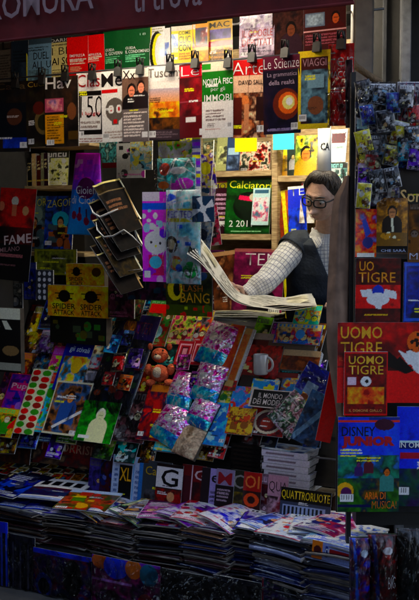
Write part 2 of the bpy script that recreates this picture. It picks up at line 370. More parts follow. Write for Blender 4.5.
def block_mesh(name, corners, thick, org, bulge=None, inset=.0):
    """the body behind a cover"""
    tl, tr, bl, br = [np.array(c) for c in corners]; n = np.cross(tr - tl, tl - bl); n = n / np.linalg.norm(n)
    k = 17; S, T = np.meshgrid(np.linspace(inset, 1 - inset, k), np.linspace(inset, 1 - inset, k)); s = S[..., None]; t = T[..., None]
    p = (tl * (1 - s) + tr * s) * (1 - t) + (bl * (1 - s) + br * s) * t; h = 0 if bulge is None else bulge(S, T)[..., None]
    a = (p + n * (h - (.0006 if bulge is None or thick < .0021 else .0022))).reshape(-1, 3); b = (p + n * (h * .6 - thick)).reshape(-1, 3); vs = np.concatenate([a, b]) - np.array(org)
    i = np.arange(k * k).reshape(k, k); fs = []
    for y in range(k - 1):
        for x in range(k - 1):
            fs.append((i[y + 1, x], i[y + 1, x + 1], i[y, x + 1], i[y, x])); o = k * k; fs.append((o + i[y, x], o + i[y, x + 1], o + i[y + 1, x + 1], o + i[y + 1, x]))
    rim = [i[0, x] for x in range(k)] + [i[y, k - 1] for y in range(1, k)] + [i[k - 1, x] for x in range(k - 2, -1, -1)] + [i[y, 0] for y in range(k - 2, 0, -1)]
    for a_, b_ in zip(rim, rim[1:] + rim[:1]): fs.append((a_, b_, b_ + k * k, a_ + k * k))
    me = bpy.data.meshes.new(name); me.from_pydata(vs.tolist(), [], [tuple(int(q) for q in f) for f in fs]); me.update(); return me

SEED = [100]
def place(name, label, cat, corners, ops, texts=(), thick=.004, mat='gloss', group=None, bulge=None, cell=.0025, film=0, body='pages', face='cover', back='pages', pillow=0, curl=0, art=None):
    """one printed thing: an Empty at its base, with face, body and perhaps a clear wrapper"""
    SEED[0] += 1; sd_ = SEED[0]
    cs = [Vector(c) for c in corners]; tl, tr, bl, br = cs
    W = (tr - tl).length; H = (bl - tl).length; n = (tr - tl).cross(tl - bl).normalized()
    nx = max(8, int(W / cell)); ny = max(8, int(H / cell))
    if art is None: art = Art(nx, ny, sd_).run(list(ops) + ([('q',)] if name in ('magazine', 'comic_book') and W > .09 and H > .12 and mat == 'gloss' else []))
    rr = random.Random(sd_)
    if bulge is None:
        if pillow:
            rg = np.random.default_rng(sd_); K = [(rg.uniform(4, 17), rg.uniform(4, 17), rg.uniform(0, 6.3), rg.uniform(.2, 1)) for _ in range(7)]
            def bulge(s, t):
                e = np.clip(4 * s * (1 - s), 0, 1) ** .6 * np.clip(4 * t * (1 - t), 0, 1) ** .5
                q = sum(a * np.abs(np.sin(kx * s + ky * t + ph)) for kx, ky, ph, a in K) / 4
                return pillow * e * (1 + .35 * (q - .6))
        else:
            a1 = rr.uniform(-1, 1) * .004 + curl; a2 = rr.uniform(-1, 1) * .003; ph = rr.uniform(0, 6)
            def bulge(s, t): return a1 * (s - .5) ** 2 * 4 - curl + a2 * np.sin(2.6 * t + ph) * (1 if not curl else .3)
    org = (bl + br) / 2 - n * thick / 2
    e = empty(name, org, label, cat, group)
    me, pos = sheet_mesh(face, cs, art, texts, org, bulge); link(face, me, e, mat)
    if thick > 0: link(back, block_mesh(back, cs, thick, org, bulge), e, body)
    if film:
        k = 22; S, T = np.meshgrid(np.linspace(-.02, 1.02, k), np.linspace(-.02, 1.02, k)); rg = np.random.default_rng(sd_ + 7)
        h = (vnoise(k, k, 7, rg, 3) - .3) * film * 2 + .004; p = pos(S, T, 0) + np.array(n) * h[..., None]
        i = np.arange(k * k).reshape(k, k); q = np.stack([i[1:, :-1], i[1:, 1:], i[:-1, 1:], i[:-1, :-1]], -1).reshape(-1, 4)
        me = bpy.data.meshes.new('clear_wrapper'); me.from_pydata((p.reshape(-1, 3) - np.array(org)).tolist(), [], q.tolist()); me.update(); 
        link('clear_wrapper', me, e, 'film')
    return e
def corners_on(surf, x0, y0, x1, y1, off=0.0, roll=0.0, shear=0.0):
    """pixel box of an upright thing on a surface -> its four real corners"""
    cx, cy = (x0 + x1) / 2, (y0 + y1) / 2; c = surf.hit(cx, cy); e = .01
    ax = (proj(c + surf.r * e)[0] - proj(c - surf.r * e)[0]) / (2 * e); ay = (proj(c - surf.u * e)[1] - proj(c + surf.u * e)[1]) / (2 * e)
    W = (x1 - x0) / ax / 2; H = (y1 - y0) / ay / 2; a = R(roll)
    r = surf.r * math.cos(a) + surf.u * math.sin(a); u = surf.u * math.cos(a) - surf.r * math.sin(a); c = c + surf.n * off
    return [c - r * W + u * H, c + r * W + u * H, c - r * W - u * H, c + r * W - u * H]
def put(name, label, cat, surf, bx, ops, texts=(), off=0.0, roll=0.0, **kw):
    return place(name, label, cat, corners_on(surf, *bx, off, roll), ops, texts, **kw)

# ================================================================ THE SETTING
def sheet(name, pts, mat, kind=None):
    o = pydata(name, pts, [tuple(range(len(pts)))], mat, smooth=False); 
    if kind: o['kind'] = kind
    return o
sheet('ground', [(-150, -150, 0), (150, -150, 0), (150, 150, 0), (-150, 150, 0)], 'asphalt', 'structure')

# surfaces that things stand on or hang from
HANG = front(0.0); ROWA = front(.26); BACKS = front(1.02, 8, 1.2)
SLOPE = front(.2, 31, .58); STANDROW = front(.16, 10, .4)
PANEL = facing(3.55)
uL, uR = -1.30, 0.80
zc = front(-.12).hit(150, 566).z          # low newspaper ledge
kiosk = empty('kiosk', uvz(0, 0, 0), 'dark newspaper kiosk with a dark red awning, packed with magazines and toys', 'kiosk')
ubox('base', uL, uR, -.10, .25, 0, zc - .04, 'dark_wall', kiosk)
ubox('counter', uL, uR, -.13, .62, zc - .038, zc, 'dark_paint', kiosk, .004)
ubox('back_wall', uL - .2, 1.6, 1.5, 1.56, 0, 3.0, 'dark_wall', kiosk)
ubox('side_wall', uL - .06, uL - .02, -.75, 1.49, 0, 3.0, 'dark_wall', kiosk)
ubox('ceiling', uL, 1.0, -.3, 1.49, 2.62, 2.66, 'dark_wall', kiosk)
# the slanting display board and its ledges
def slope_board(v0, z0, v1, z1, u0, u1, name):
    vs = []
    for u in (u0, u1):
        for v, z in ((v0, z0), (v1, z1), (v1 + .03, z1), (v0 + .03, z0 - .01)): vs.append(uvz(u, v, z))
    pydata(name, vs, [(0, 1, 5, 4), (1, 2, 6, 5), (2, 3, 7, 6), (3, 0, 4, 7), (0, 3, 2, 1), (4, 5, 6, 7)], 'dark_wall', kiosk, smooth=False)
slope_board(.245, .52, .615, 1.115, uL, .62, 'display_board')
z_ctr = 1.115
ubox('sales_counter', uL, .75, .62, .86, z_ctr - .03, z_ctr, 'dark_paint', kiosk, .003)
for k, (v, z) in enumerate(((.30, .66), (.43, .88))):
    tube('ledge', [uvz(uL, v - .07, z - .02), uvz(.6, v - .07, z - .02)], .004, 'steel', kiosk, 6)
# back shelves of pale wood, lit from inside
def sh(px0, px1, py, v0, v1, th=.018):
    u0, u1 = at_u(px0, v0), at_u(px1, v0); z = front(v0).hit((px0 + px1) / 2, py).z
    ubox('shelf', u0, u1, v0, v1, z - th, z, 'wood', kiosk, .002); return z
SHV0, SHV1 = .96, 1.22
zr1 = sh(200, 271, 171, SHV0, SHV1, .028); zr2 = sh(196, 271, 234, SHV0, SHV1, .03); zr3 = sh(196, 348, 318, SHV0, SHV1)
zr1b = sh(277.5, 350, 175, SHV0, SHV1, .03); zr2b = sh(277.5, 350, 246, SHV0, SHV1, .024)
u0, u1 = at_u(271.5, SHV0 - .004), at_u(277, SHV0 - .004)
ubox('shelf_post', u0, u1, SHV0 - .006, SHV1 + .002, 1.1, 2.5, 'wood', kiosk, .002)
ubox('shelf_back', at_u(192, SHV1), at_u(356, SHV1), SHV1 + .004, SHV1 + .02, 1.1, 2.5, 'wood', kiosk)
LS0, LS1 = .50, .74
zl1 = sh(-20, 78, 186, LS0, LS1, .02); zl2 = sh(-20, 84, 252, LS0, LS1, .02); zl0 = sh(-20, 90, 144.5, LS0, LS1, .016)
ubox('shelf_back', uL, at_u(84, LS1), LS1 + .004, LS1 + .02, 1.1, 2.5, 'dark_wall', kiosk)
# the wires the papers hang on
zw = front(0.0).hit(209, 61).z
tube('hanging_rail', [uvz(uL, .012, zw), uvz(.47, .012, zw)], .004, 'steel', kiosk, 6)
zw2 = front(.26).hit(209, 26).z
tube('hanging_rail', [uvz(uL, .275, zw2), uvz(.62, .275, zw2)], .005, 'steel', kiosk, 6)
# awning: roof cloth and a scalloped-free valance carrying the lettering
AV = -.40
zb = front(AV).hit(150, 25).z
aw_u1 = at_u(352, AV)
def wavy(name, a, b, c, d, nx, ny, mat, parent, amp, seed):
    vs = []; rg = random.Random(seed)
    for j in range(ny + 1):
        for i in range(nx + 1):
            s, t = i / nx, j / ny; p = a.lerp(b, s).lerp(c.lerp(d, s), t)
            k = amp * (mnoise.noise(Vector((s * 9, t * 1.4, seed))) + .5 * mnoise.noise(Vector((s * 25, t * 3, seed))))
            vs.append(p - V * k)
    fs = [(j * (nx + 1) + i, (j + 1) * (nx + 1) + i, (j + 1) * (nx + 1) + i + 1, j * (nx + 1) + i + 1) for j in range(ny) for i in range(nx)]
    return pydata(name, vs, fs, mat, parent)
awn = wavy('awning', uvz(uL - .3, .6, zb + .75), uvz(aw_u1, .6, zb + .75), uvz(uL - .3, AV, zb + .34), uvz(aw_u1, AV, zb + .34), 60, 12, 'awning_cloth', kiosk, .0, 3)
wavy('valance', uvz(uL - .3, AV - .004, zb + .36), uvz(aw_u1, AV - .004, zb + .36), uvz(uL - .3, AV - .004, zb), uvz(aw_u1, AV - .004, zb), 110, 10, 'awning_cloth', awn, .012, 5)
tube('valance_hem', [uvz(uL - .3, AV - .004, zb), uvz(aw_u1, AV - .004, zb)], .006, 'awning_cloth', awn, 6)
def awning_text(s, px0, px1, ybase, h):
    g, f = text_geo(s, .01); u0, u1 = at_u(px0, AV), at_u(px1, AV); z0 = front(AV).hit((px0 + px1) / 2, ybase).z
    pydata('lettering', [uvz(u0 + (u1 - u0) * a, AV - .03, z0 + h * b) for a, b in g], f, 'lettering', awn, False)
awning_text('ROMURA', -3, 100, 16, .105)
awning_text('ti trova', 139, 206, 10.5, .085)
# two lit lamps of the kiosk
def lamp(u0, u1, v, z, mat, label):
    e = empty('fluorescent_lamp', uvz((u0 + u1) / 2, v, z + .05), label, 'lamp')
    ubox('housing', u0 - .03, u1 + .03, v - .03, v + .03, z + .02, z + .05, 'white_plastic', e)
    tube('tube', [uvz(u0, v, z), uvz(u1, v, z)], .013, mat, e, 10)
lamp(at_u(60, -.22), at_u(250, -.22), -.22, front(-.22).hit(150, 2).z, 'tube_front', 'lit fluorescent tube above the red and green sheets, behind the valance')
lamp(at_u(215, .42), at_u(345, .42), .42, 2.52, 'tube_back', 'lit fluorescent tube on the kiosk ceiling above the man')

# pillar, doorway and wall at the right
def pbox(name, px0, px1, py0, py1, Y, depth, mat, parent=None, bevel=0, origin=None, z0=None, z1=None):
    a = P(px0, (py0 + py1) / 2, Y).x; b = P(px1, (py0 + py1) / 2, Y).x; zt = P(px0, py0, Y).z if z1 is None else z1; zb_ = P(px0, py1, Y).z if z0 is None else z0
    return box(name, Vector(((a + b) / 2, Y + depth / 2, (zt + zb_) / 2)), Vector(((b - a) / 2, 0, 0)), Vector((0, depth / 2, 0)), Vector((0, 0, (zt - zb_) / 2)), mat, parent, bevel, origin)
tag(pbox('pillar', 353.5, 374, 0, 80, 3.95, .09, 'stone', bevel=.008, origin=P(364, 222, 4) * 1.0, z0=0, z1=3.0), 'worn pale stone pillar at the right end of the hanging magazines', 'pillar')
bw = empty('building', P(390, 222, 4.6), 'dark building front with a grey metal door frame at the far right', 'building')
pbox('wall', 372, 700, 0, 1, 4.45, .3, 'dark_wall', bw, z0=0, z1=6)
pbox('door_frame', 402, 412, 0, 1, 4.40, .05, 'steel', bw, .004, z0=0, z1=3)
pbox('door_frame', 384, 387, 0, 1, 4.42, .03, 'dark_paint', bw, z0=0, z1=3)
tag(tube('rope', [P(351, 48, 3.9), P(351.5, 58, 3.87), P(355, 66, 3.86), P(364, 72, 3.86), P(374, 79, 3.87), P(380, 81, 3.9), P(384, 88, 3.9)], [.007, .011, .014, .013, .014, .010, .006], 'rope', seg=9, origin=P(352, 60, 3.9)), 'thick brown rope tied round the pale stone pillar', 'rope')
# unseen buildings round the street, added to block sun and sky and darken reflections
bh = empty('house', Vector((0, 9, 0)), 'unseen tall building added behind the kiosk to keep the street in shade', 'building')
box('wall', Vector((0, 9.5, 8)), Vector((24, 0, 0)), Vector((0, 2, 0)), Vector((0, 0, 8)), 'facade', bh)
sh_ = empty('house', Vector((-6, -3, 0)), 'unseen tall dark corner house added on the left to block the sky', 'building')
box('wall', Vector((-6.4, -3.5, 6)), Vector((3.6, 0, 0)), Vector((0, 5.2, 0)), Vector((0, 0, 6)), 'facade', sh_)
h = empty('house', Vector((-5, -14, 0)), 'unseen tall plastered house across the street, added to cover the low sky', 'building')
box('wall', Vector((-4, -14, 5)), Vector((10, 0, 0)), Vector((0, 2, 0)), Vector((0, 0, 5)), 'facade', h)
for i in range(5):
    for j in range(3): box('window', Vector((-11.5 + i * 2.7, -11.99, 2 + j * 3)), Vector((.5, 0, 0)), Vector((0, .04, 0)), Vector((0, 0, .8)), 'dark_paint', h)

# ================================================================ the rack at the right with discs, comics and wrapped toys
rack = empty('display_rack', P(390, 510, 3.62), 'black upright display rack carrying discs and posters at the far right', 'display rack')
pbox('back_panel', 354.5, 470, 82, 512, 3.60, .02, 'dark_paint', rack)
pbox('back_panel', 337, 354, 322, 512, 3.605, .02, 'dark_paint', rack)
pbox('post', 349.5, 354, 72, 420, 3.575, .03, 'black_metal', rack, z0=0)
pbox('foot', 356, 440, 512, 525, 3.62, .10, 'black_metal', rack)
# brown cloth hanging along the post
EL = [(176, 345, 349), (187, 341, 349.5), (194, 335.5, 350), (208, 332.5, 350.5), (240, 330, 350.5), (275, 328.5, 350), (310, 326.5, 350), (345, 327, 349), (370, 330, 348), (400, 335, 347), (432, 339, 346)]
vs = []; nk = 12
for j in range(40):
    y = 176 + (432 - 176) * j / 39
    k = max(0, min(len(EL) - 2, next(i for i in range(len(EL) - 1) if EL[i + 1][0] >= y - 1e-6))); f = (y - EL[k][0]) / (EL[k + 1][0] - EL[k][0])
    l = EL[k][1] * (1 - f) + EL[k + 1][1] * f; r_ = EL[k][2] * (1 - f) + EL[k + 1][2] * f
    for i in range(nk + 1):
        s = i / nk; vs.append(P(l + (r_ - l) * s, y, 3.60) - Vector((0, .035 * math.sin(s * math.pi) + .010 * mnoise.noise(Vector((s * 5, y * .02, 1))), 0)))
fs = [(j * (nk + 1) + i, (j + 1) * (nk + 1) + i, (j + 1) * (nk + 1) + i + 1, j * (nk + 1) + i + 1) for j in range(39) for i in range(nk)]
n0 = len(vs); vs += [Vector(v) + Vector((0, .012, 0)) for v in vs]; fs += [tuple(i + n0 for i in f[::-1]) for f in fs]
tag(pydata('cloth', vs, fs, 'brown_cloth', origin=P(343, 432, 3.62)), 'long brown cloth hanging against the black post beside the man', 'cloth')

# ================================================================ printed things
DK, WH, BLK = '#1a1512', '#e8e4dc', '#0c0a0a'
MG = 'magazine'
# ---- row of magazines clipped along the front wire
HR = 'magazines clipped in a row under the awning'
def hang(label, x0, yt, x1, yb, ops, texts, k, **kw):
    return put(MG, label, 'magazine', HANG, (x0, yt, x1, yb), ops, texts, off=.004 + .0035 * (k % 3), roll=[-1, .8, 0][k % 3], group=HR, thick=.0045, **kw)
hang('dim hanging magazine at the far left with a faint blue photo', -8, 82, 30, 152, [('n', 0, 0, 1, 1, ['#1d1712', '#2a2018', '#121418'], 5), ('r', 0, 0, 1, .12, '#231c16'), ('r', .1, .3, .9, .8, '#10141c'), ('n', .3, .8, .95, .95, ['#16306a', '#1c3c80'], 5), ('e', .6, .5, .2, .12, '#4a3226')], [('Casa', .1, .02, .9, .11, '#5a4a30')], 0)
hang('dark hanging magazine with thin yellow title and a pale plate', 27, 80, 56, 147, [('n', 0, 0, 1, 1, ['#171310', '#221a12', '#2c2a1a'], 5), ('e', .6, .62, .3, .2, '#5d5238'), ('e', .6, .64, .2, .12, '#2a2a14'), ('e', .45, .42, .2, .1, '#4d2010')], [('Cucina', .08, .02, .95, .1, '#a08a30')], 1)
hang('hanging magazine with white Hav title, yellow text column and pink photo', 47, 77, 80, 147, [('n', 0, 0, 1, 1, ['#17140f', '#2a2420', '#3a2a20'], 5), ('r', 0, .3, .55, .5, '#8a5060'), ('n', .05, .32, .5, .48, ['#80405a', '#b08080', '#405080'], 5), ('r', 0, .53, .55, .95, '#a87c10'), ('l', .05, .55, .5, .93, '#3a2a08', 10), ('e', .8, .5, .14, .12, '#6a4a36'), ('r', .68, .78, 1, .9, '#4a3a10')], [('Hav', .02, .0, .8, .17, WH)], 2)
hang('white hanging magazine with red Class title and a big black framed 150', 77, 73, 106, 143, [('f', '#cfc5bd'), ('k', .06, .26, .93, .88, '#161210', .07), ('l', .15, .68, .85, .8, '#4a4040', 2), ('l', .05, .93, .95, .99, '#5a2a2a', 2)], [('Class', .02, .02, .98, .2, '#8c1010'), ('150', .14, .33, .9, .64, '#14100e'), ('i luoghi', .2, .55, .8, .62, '#a01818')], 0)
hang('white hanging magazine titled Me with a grey and red skull drawing', 103, 71, 129, 142, [('f', '#c4bcb4'), ('r', .02, .26, .6, .31, '#901414'), ('e', .5, .55, .36, .17, '#55504c'), ('e', .35, .54, .11, .06, '#c8c0b8'), ('e', .65, .54, .11, .06, '#c8c0b8'), ('e', .35, .54, .05, .03, '#8a1818'), ('e', .65, .54, .05, .03, '#8a1818'), ('r', .38, .66, .62, .76, '#55504c'), ('r', .44, .68, .56, .74, '#a02020'), ('l', .1, .84, .9, .96, '#6a605c', 3)], [('Me', .02, .03, .8, .22, '#141010')], 1)
hang('hanging magazine with two men in dark coats above rows of grey text', 124, 69, 150, 142, [('f', '#b8aea6'), ('r', .0, .12, 1, .62, '#5a4a42'), ('p', .36, .3, .3, '#a07060', '#1a1210', '#181414'), ('p', .72, .26, .28, '#a87868', '#241812', '#241c1c'), ('r', 0, .55, 1, 1, '#5c5656'), ('l', .05, .58, .95, .94, '#b8b0ac', 8)], [('Xx', .02, .02, .5, .14, '#1a1414')], 2)
hang('hanging magazine titled Tuscany with an orange hill landscape at dusk', 147, 66, 184, 140, [('f', '#b8aca8'), ('r', 0, .0, 1, .2, '#c4bab4'), ('g', 0, .3, 1, .5, '#8c8890', '#b08058'), ('n', 0, .48, 1, .72, ['#8a5014', '#c07818', '#e09a28', '#4a2c0c'], 5), ('n', 0, .7, 1, .86, ['#2a1c10', '#5a3c18', '#16100c'], 7), ('r', .0, .86, 1, 1, '#3a3034'), ('l', .05, .88, .95, .98, '#6a6064', 3)], [('Tuscany', .02, .03, .98, .19, '#6a6460')], 0)
hang('dark red hanging magazine with a small white price panel', 180, 64, 207, 138, [('f', '#50101c'), ('n', 0, .2, 1, .7, ['#3a0c14', '#5c1420', '#6a2a2c'], 4), ('r', 0, .02, 1, .18, '#9a1c3c'), ('r', .25, .72, .62, .79, '#c8b8b8'), ('r', 0, .5, 1, .52, '#7a4048')], [('Lei', .08, .03, .9, .16, '#e0c0c8')], 1)
hang('green and white hanging tax sheet headed NOVITÀ FISCALI', 203, 62, 234, 138, [('f', '#c8b8b4'), ('r', 0, 0, 1, .52, '#1f5a20'), ('r', 0, 0, 1, .12, '#a09a90'), ('r', 0, .02, .3, .1, '#2c6a2a'), ('l', .12, .62, .8, .78, '#3a3434', 4), ('l', .1, .87, .7, .9, '#8a7a78', 1)], [('NOVITÀ FISC', .04, .2, .98, .3, '#dcd8c8'), ('per gli', .3, .33, .75, .4, '#dcd8c8'), ('IMMOBI', .08, .43, .95, .52, '#dcd8c8')], 2)
hang('hanging magazine with red Arte banner and a pale painting of figures', 232, 60, 267, 138, [('f', '#b49484'), ('r', 0, 0, 1, .2, '#8e1418'), ('n', 0, .42, 1, 1, ['#b08a70', '#8a5a40', '#3a2018', '#c0a088'], 6), ('r', 0, .48, .3, .96, '#4a2018'), ('r', .7, .48, .98, .78, '#2c1410'), ('e', .4, .52, .1, .07, '#a87050'), ('r', .36, .56, .5, .9, '#a07860'), ('z', 8, '#201414')], [('Arte', .02, .03, .95, .19, WH), ('DAVID SALLE', .2, .26, .95, .32, '#2a1614')], 0)
hang('dark blue hanging magazine titled Le Scienze with a glowing orange explosion', 264, 56, 301, 134, [('f', '#141022'), ('r', 0, 0, 1, .18, '#4a1a30'), ('n', 0, .38, 1, 1, ['#0c0c1c', '#1a1428', '#2c1c24'], 5), ('e', .62, .62, .36, .2, '#5a2c1c'), ('e', .66, .61, .26, .14, '#b0602c'), ('e', .68, .6, .17, .09, '#f0b080'), ('e', .7, .59, .09, .05, '#ffe8c8'), ('l', .1, .92, .9, .97, '#807890', 1)], [('Le Scienze', .03, .03, .98, .16, '#e8dcd8'), ('La grammatica', .12, .21, .92, .28, '#9c8a9c'), ('della realtà', .16, .31, .85, .37, '#9c8a9c')], 1)
hang('hanging magazine with a bright yellow frame round a dusky tower photo', 299, 51, 331, 129, [('f', '#d89c08'), ('n', .1, .08, .92, .93, ['#301418', '#18222c', '#5a7078', '#2c3c48'], 4), ('r', .1, .08, .92, .24, '#3a1014'), ('r', .3, .3, .8, .48, '#6c8088'), ('e', .55, .7, .25, .12, '#6a4a38')], [('VIAGGI', .14, .1, .88, .2, '#907078')], 2, mat='gloss')
hang('red hanging magazine in clear film with a white Fer title', 327, 44, 353, 126, [('f', '#a01018'), ('n', 0, .45, 1, 1, ['#780c14', '#c01824', '#5a0a10'], 5), ('l', .1, .52, .8, .6, '#d0b0b0', 2)], [('Fer', .04, .1, .98, .28, WH), ('MACCA', .04, .33, .98, .41, WH)], 0, film=.012)
hang('purple grey magazine hanging half hidden behind the red Fer one', 346, 60, 353, 128, [('f', '#2a1c24'), ('n', 0, 0, 1, 1, ['#1c141a', '#3a2830'], 4)], [], 1)

# ---- clips
CLIP = 'black binder clips on the front wire'
clip_src = None
def clip(px, py, label):
    global clip_src
    loc = front(-.02).hit(px, py)
    if clip_src is None:
        e = empty('binder_clip', loc, label, 'clip', CLIP)
        vs = []; 
        for u in (-.015, .015):
            for v, z in ((-.014, -.026), (-.004, .014), (.004, .014), (.016, -.026)): vs.append(loc + U * u + V * v + Z * z)
        pydata('body', vs, [(0, 1, 5, 4), (1, 2, 6, 5), (2, 3, 7, 6), (3, 0, 4, 7), (0, 3, 2, 1), (4, 5, 6, 7)], 'black_metal', e, False)
        for s in (-1, 1): tube('handle', [loc + U * -.012 + V * (.004 * s) + Z * .012, loc + U * -.008 + V * (.012 * s) + Z * .04, loc + U * .008 + V * (.012 * s) + Z * .04, loc + U * .012 + V * (.004 * s) + Z * .012], .0036, 'black_metal', e, 6)
        clip_src = e; return e
    r_ = clip_src.copy(); C.objects.link(r_); r_.location = loc; r_['label'] = label
    for ch in clip_src.children: c = ch.copy(); C.objects.link(c); c.parent = r_
for px, py, t_ in ((15, 82, 'the dim magazine at the far left'), (42, 78, 'the dark magazine with yellow title'), (65, 75, 'the magazine titled Hav'), (92, 73.5, 'the white Class magazine'), (118, 70, 'the white Me magazine'), (140, 68, 'the magazine with two men'), (170, 65, 'the Tuscany magazine'), (195, 61.5, 'the dark red magazine'), (228, 61, 'the green tax sheet'), (252, 55.5, 'the Arte magazine'), (285, 51, 'the Le Scienze magazine'), (317, 45, 'the yellow framed magazine'), (341, 42, 'the red Fer magazine')):
    clip(px, py, 'black binder clip holding ' + t_)

# ---- papers on the wire behind, just under the awning
RA = 'papers hanging behind, close under the awning'
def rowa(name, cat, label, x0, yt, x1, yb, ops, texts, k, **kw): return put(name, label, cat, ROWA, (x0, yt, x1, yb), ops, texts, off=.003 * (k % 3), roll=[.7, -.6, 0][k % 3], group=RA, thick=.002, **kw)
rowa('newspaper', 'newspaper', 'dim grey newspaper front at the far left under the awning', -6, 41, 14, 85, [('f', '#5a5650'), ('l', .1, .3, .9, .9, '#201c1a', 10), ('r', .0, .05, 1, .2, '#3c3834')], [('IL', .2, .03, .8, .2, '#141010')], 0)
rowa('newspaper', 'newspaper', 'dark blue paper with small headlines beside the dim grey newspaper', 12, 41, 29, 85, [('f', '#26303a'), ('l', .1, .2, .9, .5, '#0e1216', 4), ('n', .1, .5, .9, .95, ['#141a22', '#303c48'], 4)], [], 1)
rowa('newspaper', 'newspaper', 'pale blue paper with black headline DUELLO ALL U', 27, 39, 52, 84, [('f', '#6a8090'), ('r', 0, 0, 1, .12, '#3c4a54'), ('l', .08, .16, .92, .28, '#1a2226', 2), ('n', .1, .68, .9, .98, ['#303c44', '#60747e', '#1c2428'], 4), ('r', 0, 0, .05, 1, '#b8b028')], [('DUEL', .3, .3, .9, .46, '#10161c'), ('ALL U', .25, .5, .98, .66, '#10161c')], 2)
rowa('newspaper', 'newspaper', 'cream paper with heavy black headline I BE AI SO', 50, 38, 72, 84, [('f', '#a8a07c'), ('r', 0, .0, 1, .09, '#101010'), ('l', .08, .12, .9, .17, '#3a3428', 1), ('l', .08, .66, .92, .95, '#5a5240', 5), ('r', 0, 0, .06, 1, '#c8bc30')], [('DARIO', .05, .01, .95, .08, WH), ('I BE', .1, .2, .95, .36, '#14100c'), ('AI SO', .08, .42, .98, .58, '#14100c')], 0)
red = lambda: [('f', '#d03018'), ('l', .12, .5, .9, .64, '#f0c8b8', 3), ('l', .12, .68, .7, .8, '#e89a88', 3)]
rowa('folder', 'folder', 'bright red leaflet, the left one of two beside the cream paper', 68, 37, 89, 80, red(), [('IMPRESA', .12, .4, .85, .47, '#f4e0d8'), ('LAVORO', .12, .5, .7, .56, '#f4e0d8')], 1)
rowa('folder', 'folder', 'bright red leaflet touching the dark green ones', 86, 35, 105, 77, red(), [('IMPRESA', .08, .44, .85, .5, '#f4e0d8'), ('FISCO', .08, .53, .6, .59, '#f4e0d8')], 2)
grn = lambda: [('f', '#0c4a2c'), ('l', .1, .55, .8, .72, '#7ab090', 4)]
rowa('folder', 'folder', 'dark green leaflet next to the bright red ones', 103, 31, 126, 76, grn(), [('GUIDA', .1, .38, .5, .44, '#d8e8dc'), ('IL GOVERNO', .1, .46, .95, .53, '#d8e8dc')], 0)
rowa('folder', 'folder', 'dark green leaflet with a yellow edge beside the white magazines', 123, 29, 152, 74, grn() + [('r', .95, 0, 1, 1, '#b0b840')], [('GUIDA', .1, .38, .45, .44, '#d8e8dc'), ('IL CONDOMINIO', .1, .46, .92, .53, '#d8e8dc'), ('18', .6, .1, .8, .15, '#a0c8b0')], 1)
rowa('magazine', 'magazine', 'white magazine with black and yellow curved stripes', 150, 27, 165, 72, [('f', '#d8d8c8'), ('e', .5, .55, .5, .45, '#20201c'), ('e', .62, .55, .42, .4, '#d8c838'), ('e', .75, .55, .36, .36, '#d8d8c8'), ('l', .1, .03, .9, .12, '#605c40', 2)], [], 2)
rowa('magazine', 'magazine', 'narrow white magazine with a yellow spine line beside the CLIC one', 160, 28, 175, 68, [('f', '#d4d4cc'), ('r', .7, 0, .85, 1, '#202020'), ('r', .85, 0, 1, 1, '#e0b810'), ('n', .05, .35, .6, .9, ['#5a6890', '#c0c8d8', '#884030'], 4)], [], 0)
rowa('magazine', 'magazine', 'yellow magazine with black headline CLIC CON', 172, 26, 196, 63, [('f', '#e0a408'), ('r', 0, 0, 1, .12, '#a8a49c'), ('n', .0, .2, .28, .7, ['#3c50a0', '#d0d8e8'], 3), ('l', .32, .72, .9, .92, '#705008', 3)], [('COME', .3, .14, .8, .24, '#1a1408'), ('CLIC', .3, .28, .8, .46, '#1a1408'), ('CON', .3, .5, .8, .68, '#1a1408')], 1)
rowa('magazine', 'magazine', 'magazine with dark blue photo beside the yellow CLIC one', 193, 24, 209, 66, [('f', '#a87c10'), ('n', .05, .1, .95, .5, ['#12141c', '#303048', '#601c24', '#b0b0b0'], 4), ('r', 0, .5, 1, .56, '#a02020'), ('n', 0, .56, 1, 1, ['#c08a10', '#8a6410'], 3)], [], 2)
rowa('magazine', 'magazine', 'magazine with purple and yellow panels left of the white GOOGLE one', 207, 20, 232, 63, [('f', '#8a7414'), ('r', .1, .2, .95, .44, '#302a50'), ('n', .1, .2, .95, .44, ['#201c34', '#605880'], 4), ('r', 0, .48, 1, .6, '#7c2830'), ('n', 0, .62, 1, 1, ['#987410', '#6a5010', '#c0a030'], 5), ('l', .1, .66, .9, .96, '#3a3010', 3)], [('MAC', .1, .04, .9, .17, '#201808')], 0)
rowa('magazine', 'magazine', 'white magazine in film with red headline IL GOOGLE DEPUTATI', 240, 14, 275, 60, [('f', '#988c98'), ('n', 0, 0, 1, .3, ['#888090', '#b8b0b8', '#504858'], 6), ('l', .05, .72, .95, .98, '#504858', 4)], [('IL GOOGLE', .08, .34, .95, .5, '#98202c'), ('DEPUTATI', .08, .54, .95, .7, '#98202c')], 1, film=.012)
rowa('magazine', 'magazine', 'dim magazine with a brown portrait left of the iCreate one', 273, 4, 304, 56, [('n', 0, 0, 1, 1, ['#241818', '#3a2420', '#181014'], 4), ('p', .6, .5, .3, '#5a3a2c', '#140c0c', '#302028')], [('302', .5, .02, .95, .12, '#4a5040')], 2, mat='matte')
rowa('magazine', 'magazine', 'dim red magazine titled iCreate under the awning end', 303, -4, 346, 50, [('f', '#3a1c1c'), ('r', 0, 0, 1, .14, '#2a2020'), ('r', .05, .3, .5, .55, '#58606c'), ('n', .08, .32, .48, .52, ['#38424c', '#788088'], 4), ('p', .76, .42, .18, '#8a5038', '#201010', '#401818'), ('r', 0, .62, 1, .64, '#a08080'), ('l', .05, .68, .95, .9, '#7c5058', 4)], [('iCreate', .15, .05, .98, .2, '#b8aeae')], 0, mat='matte')

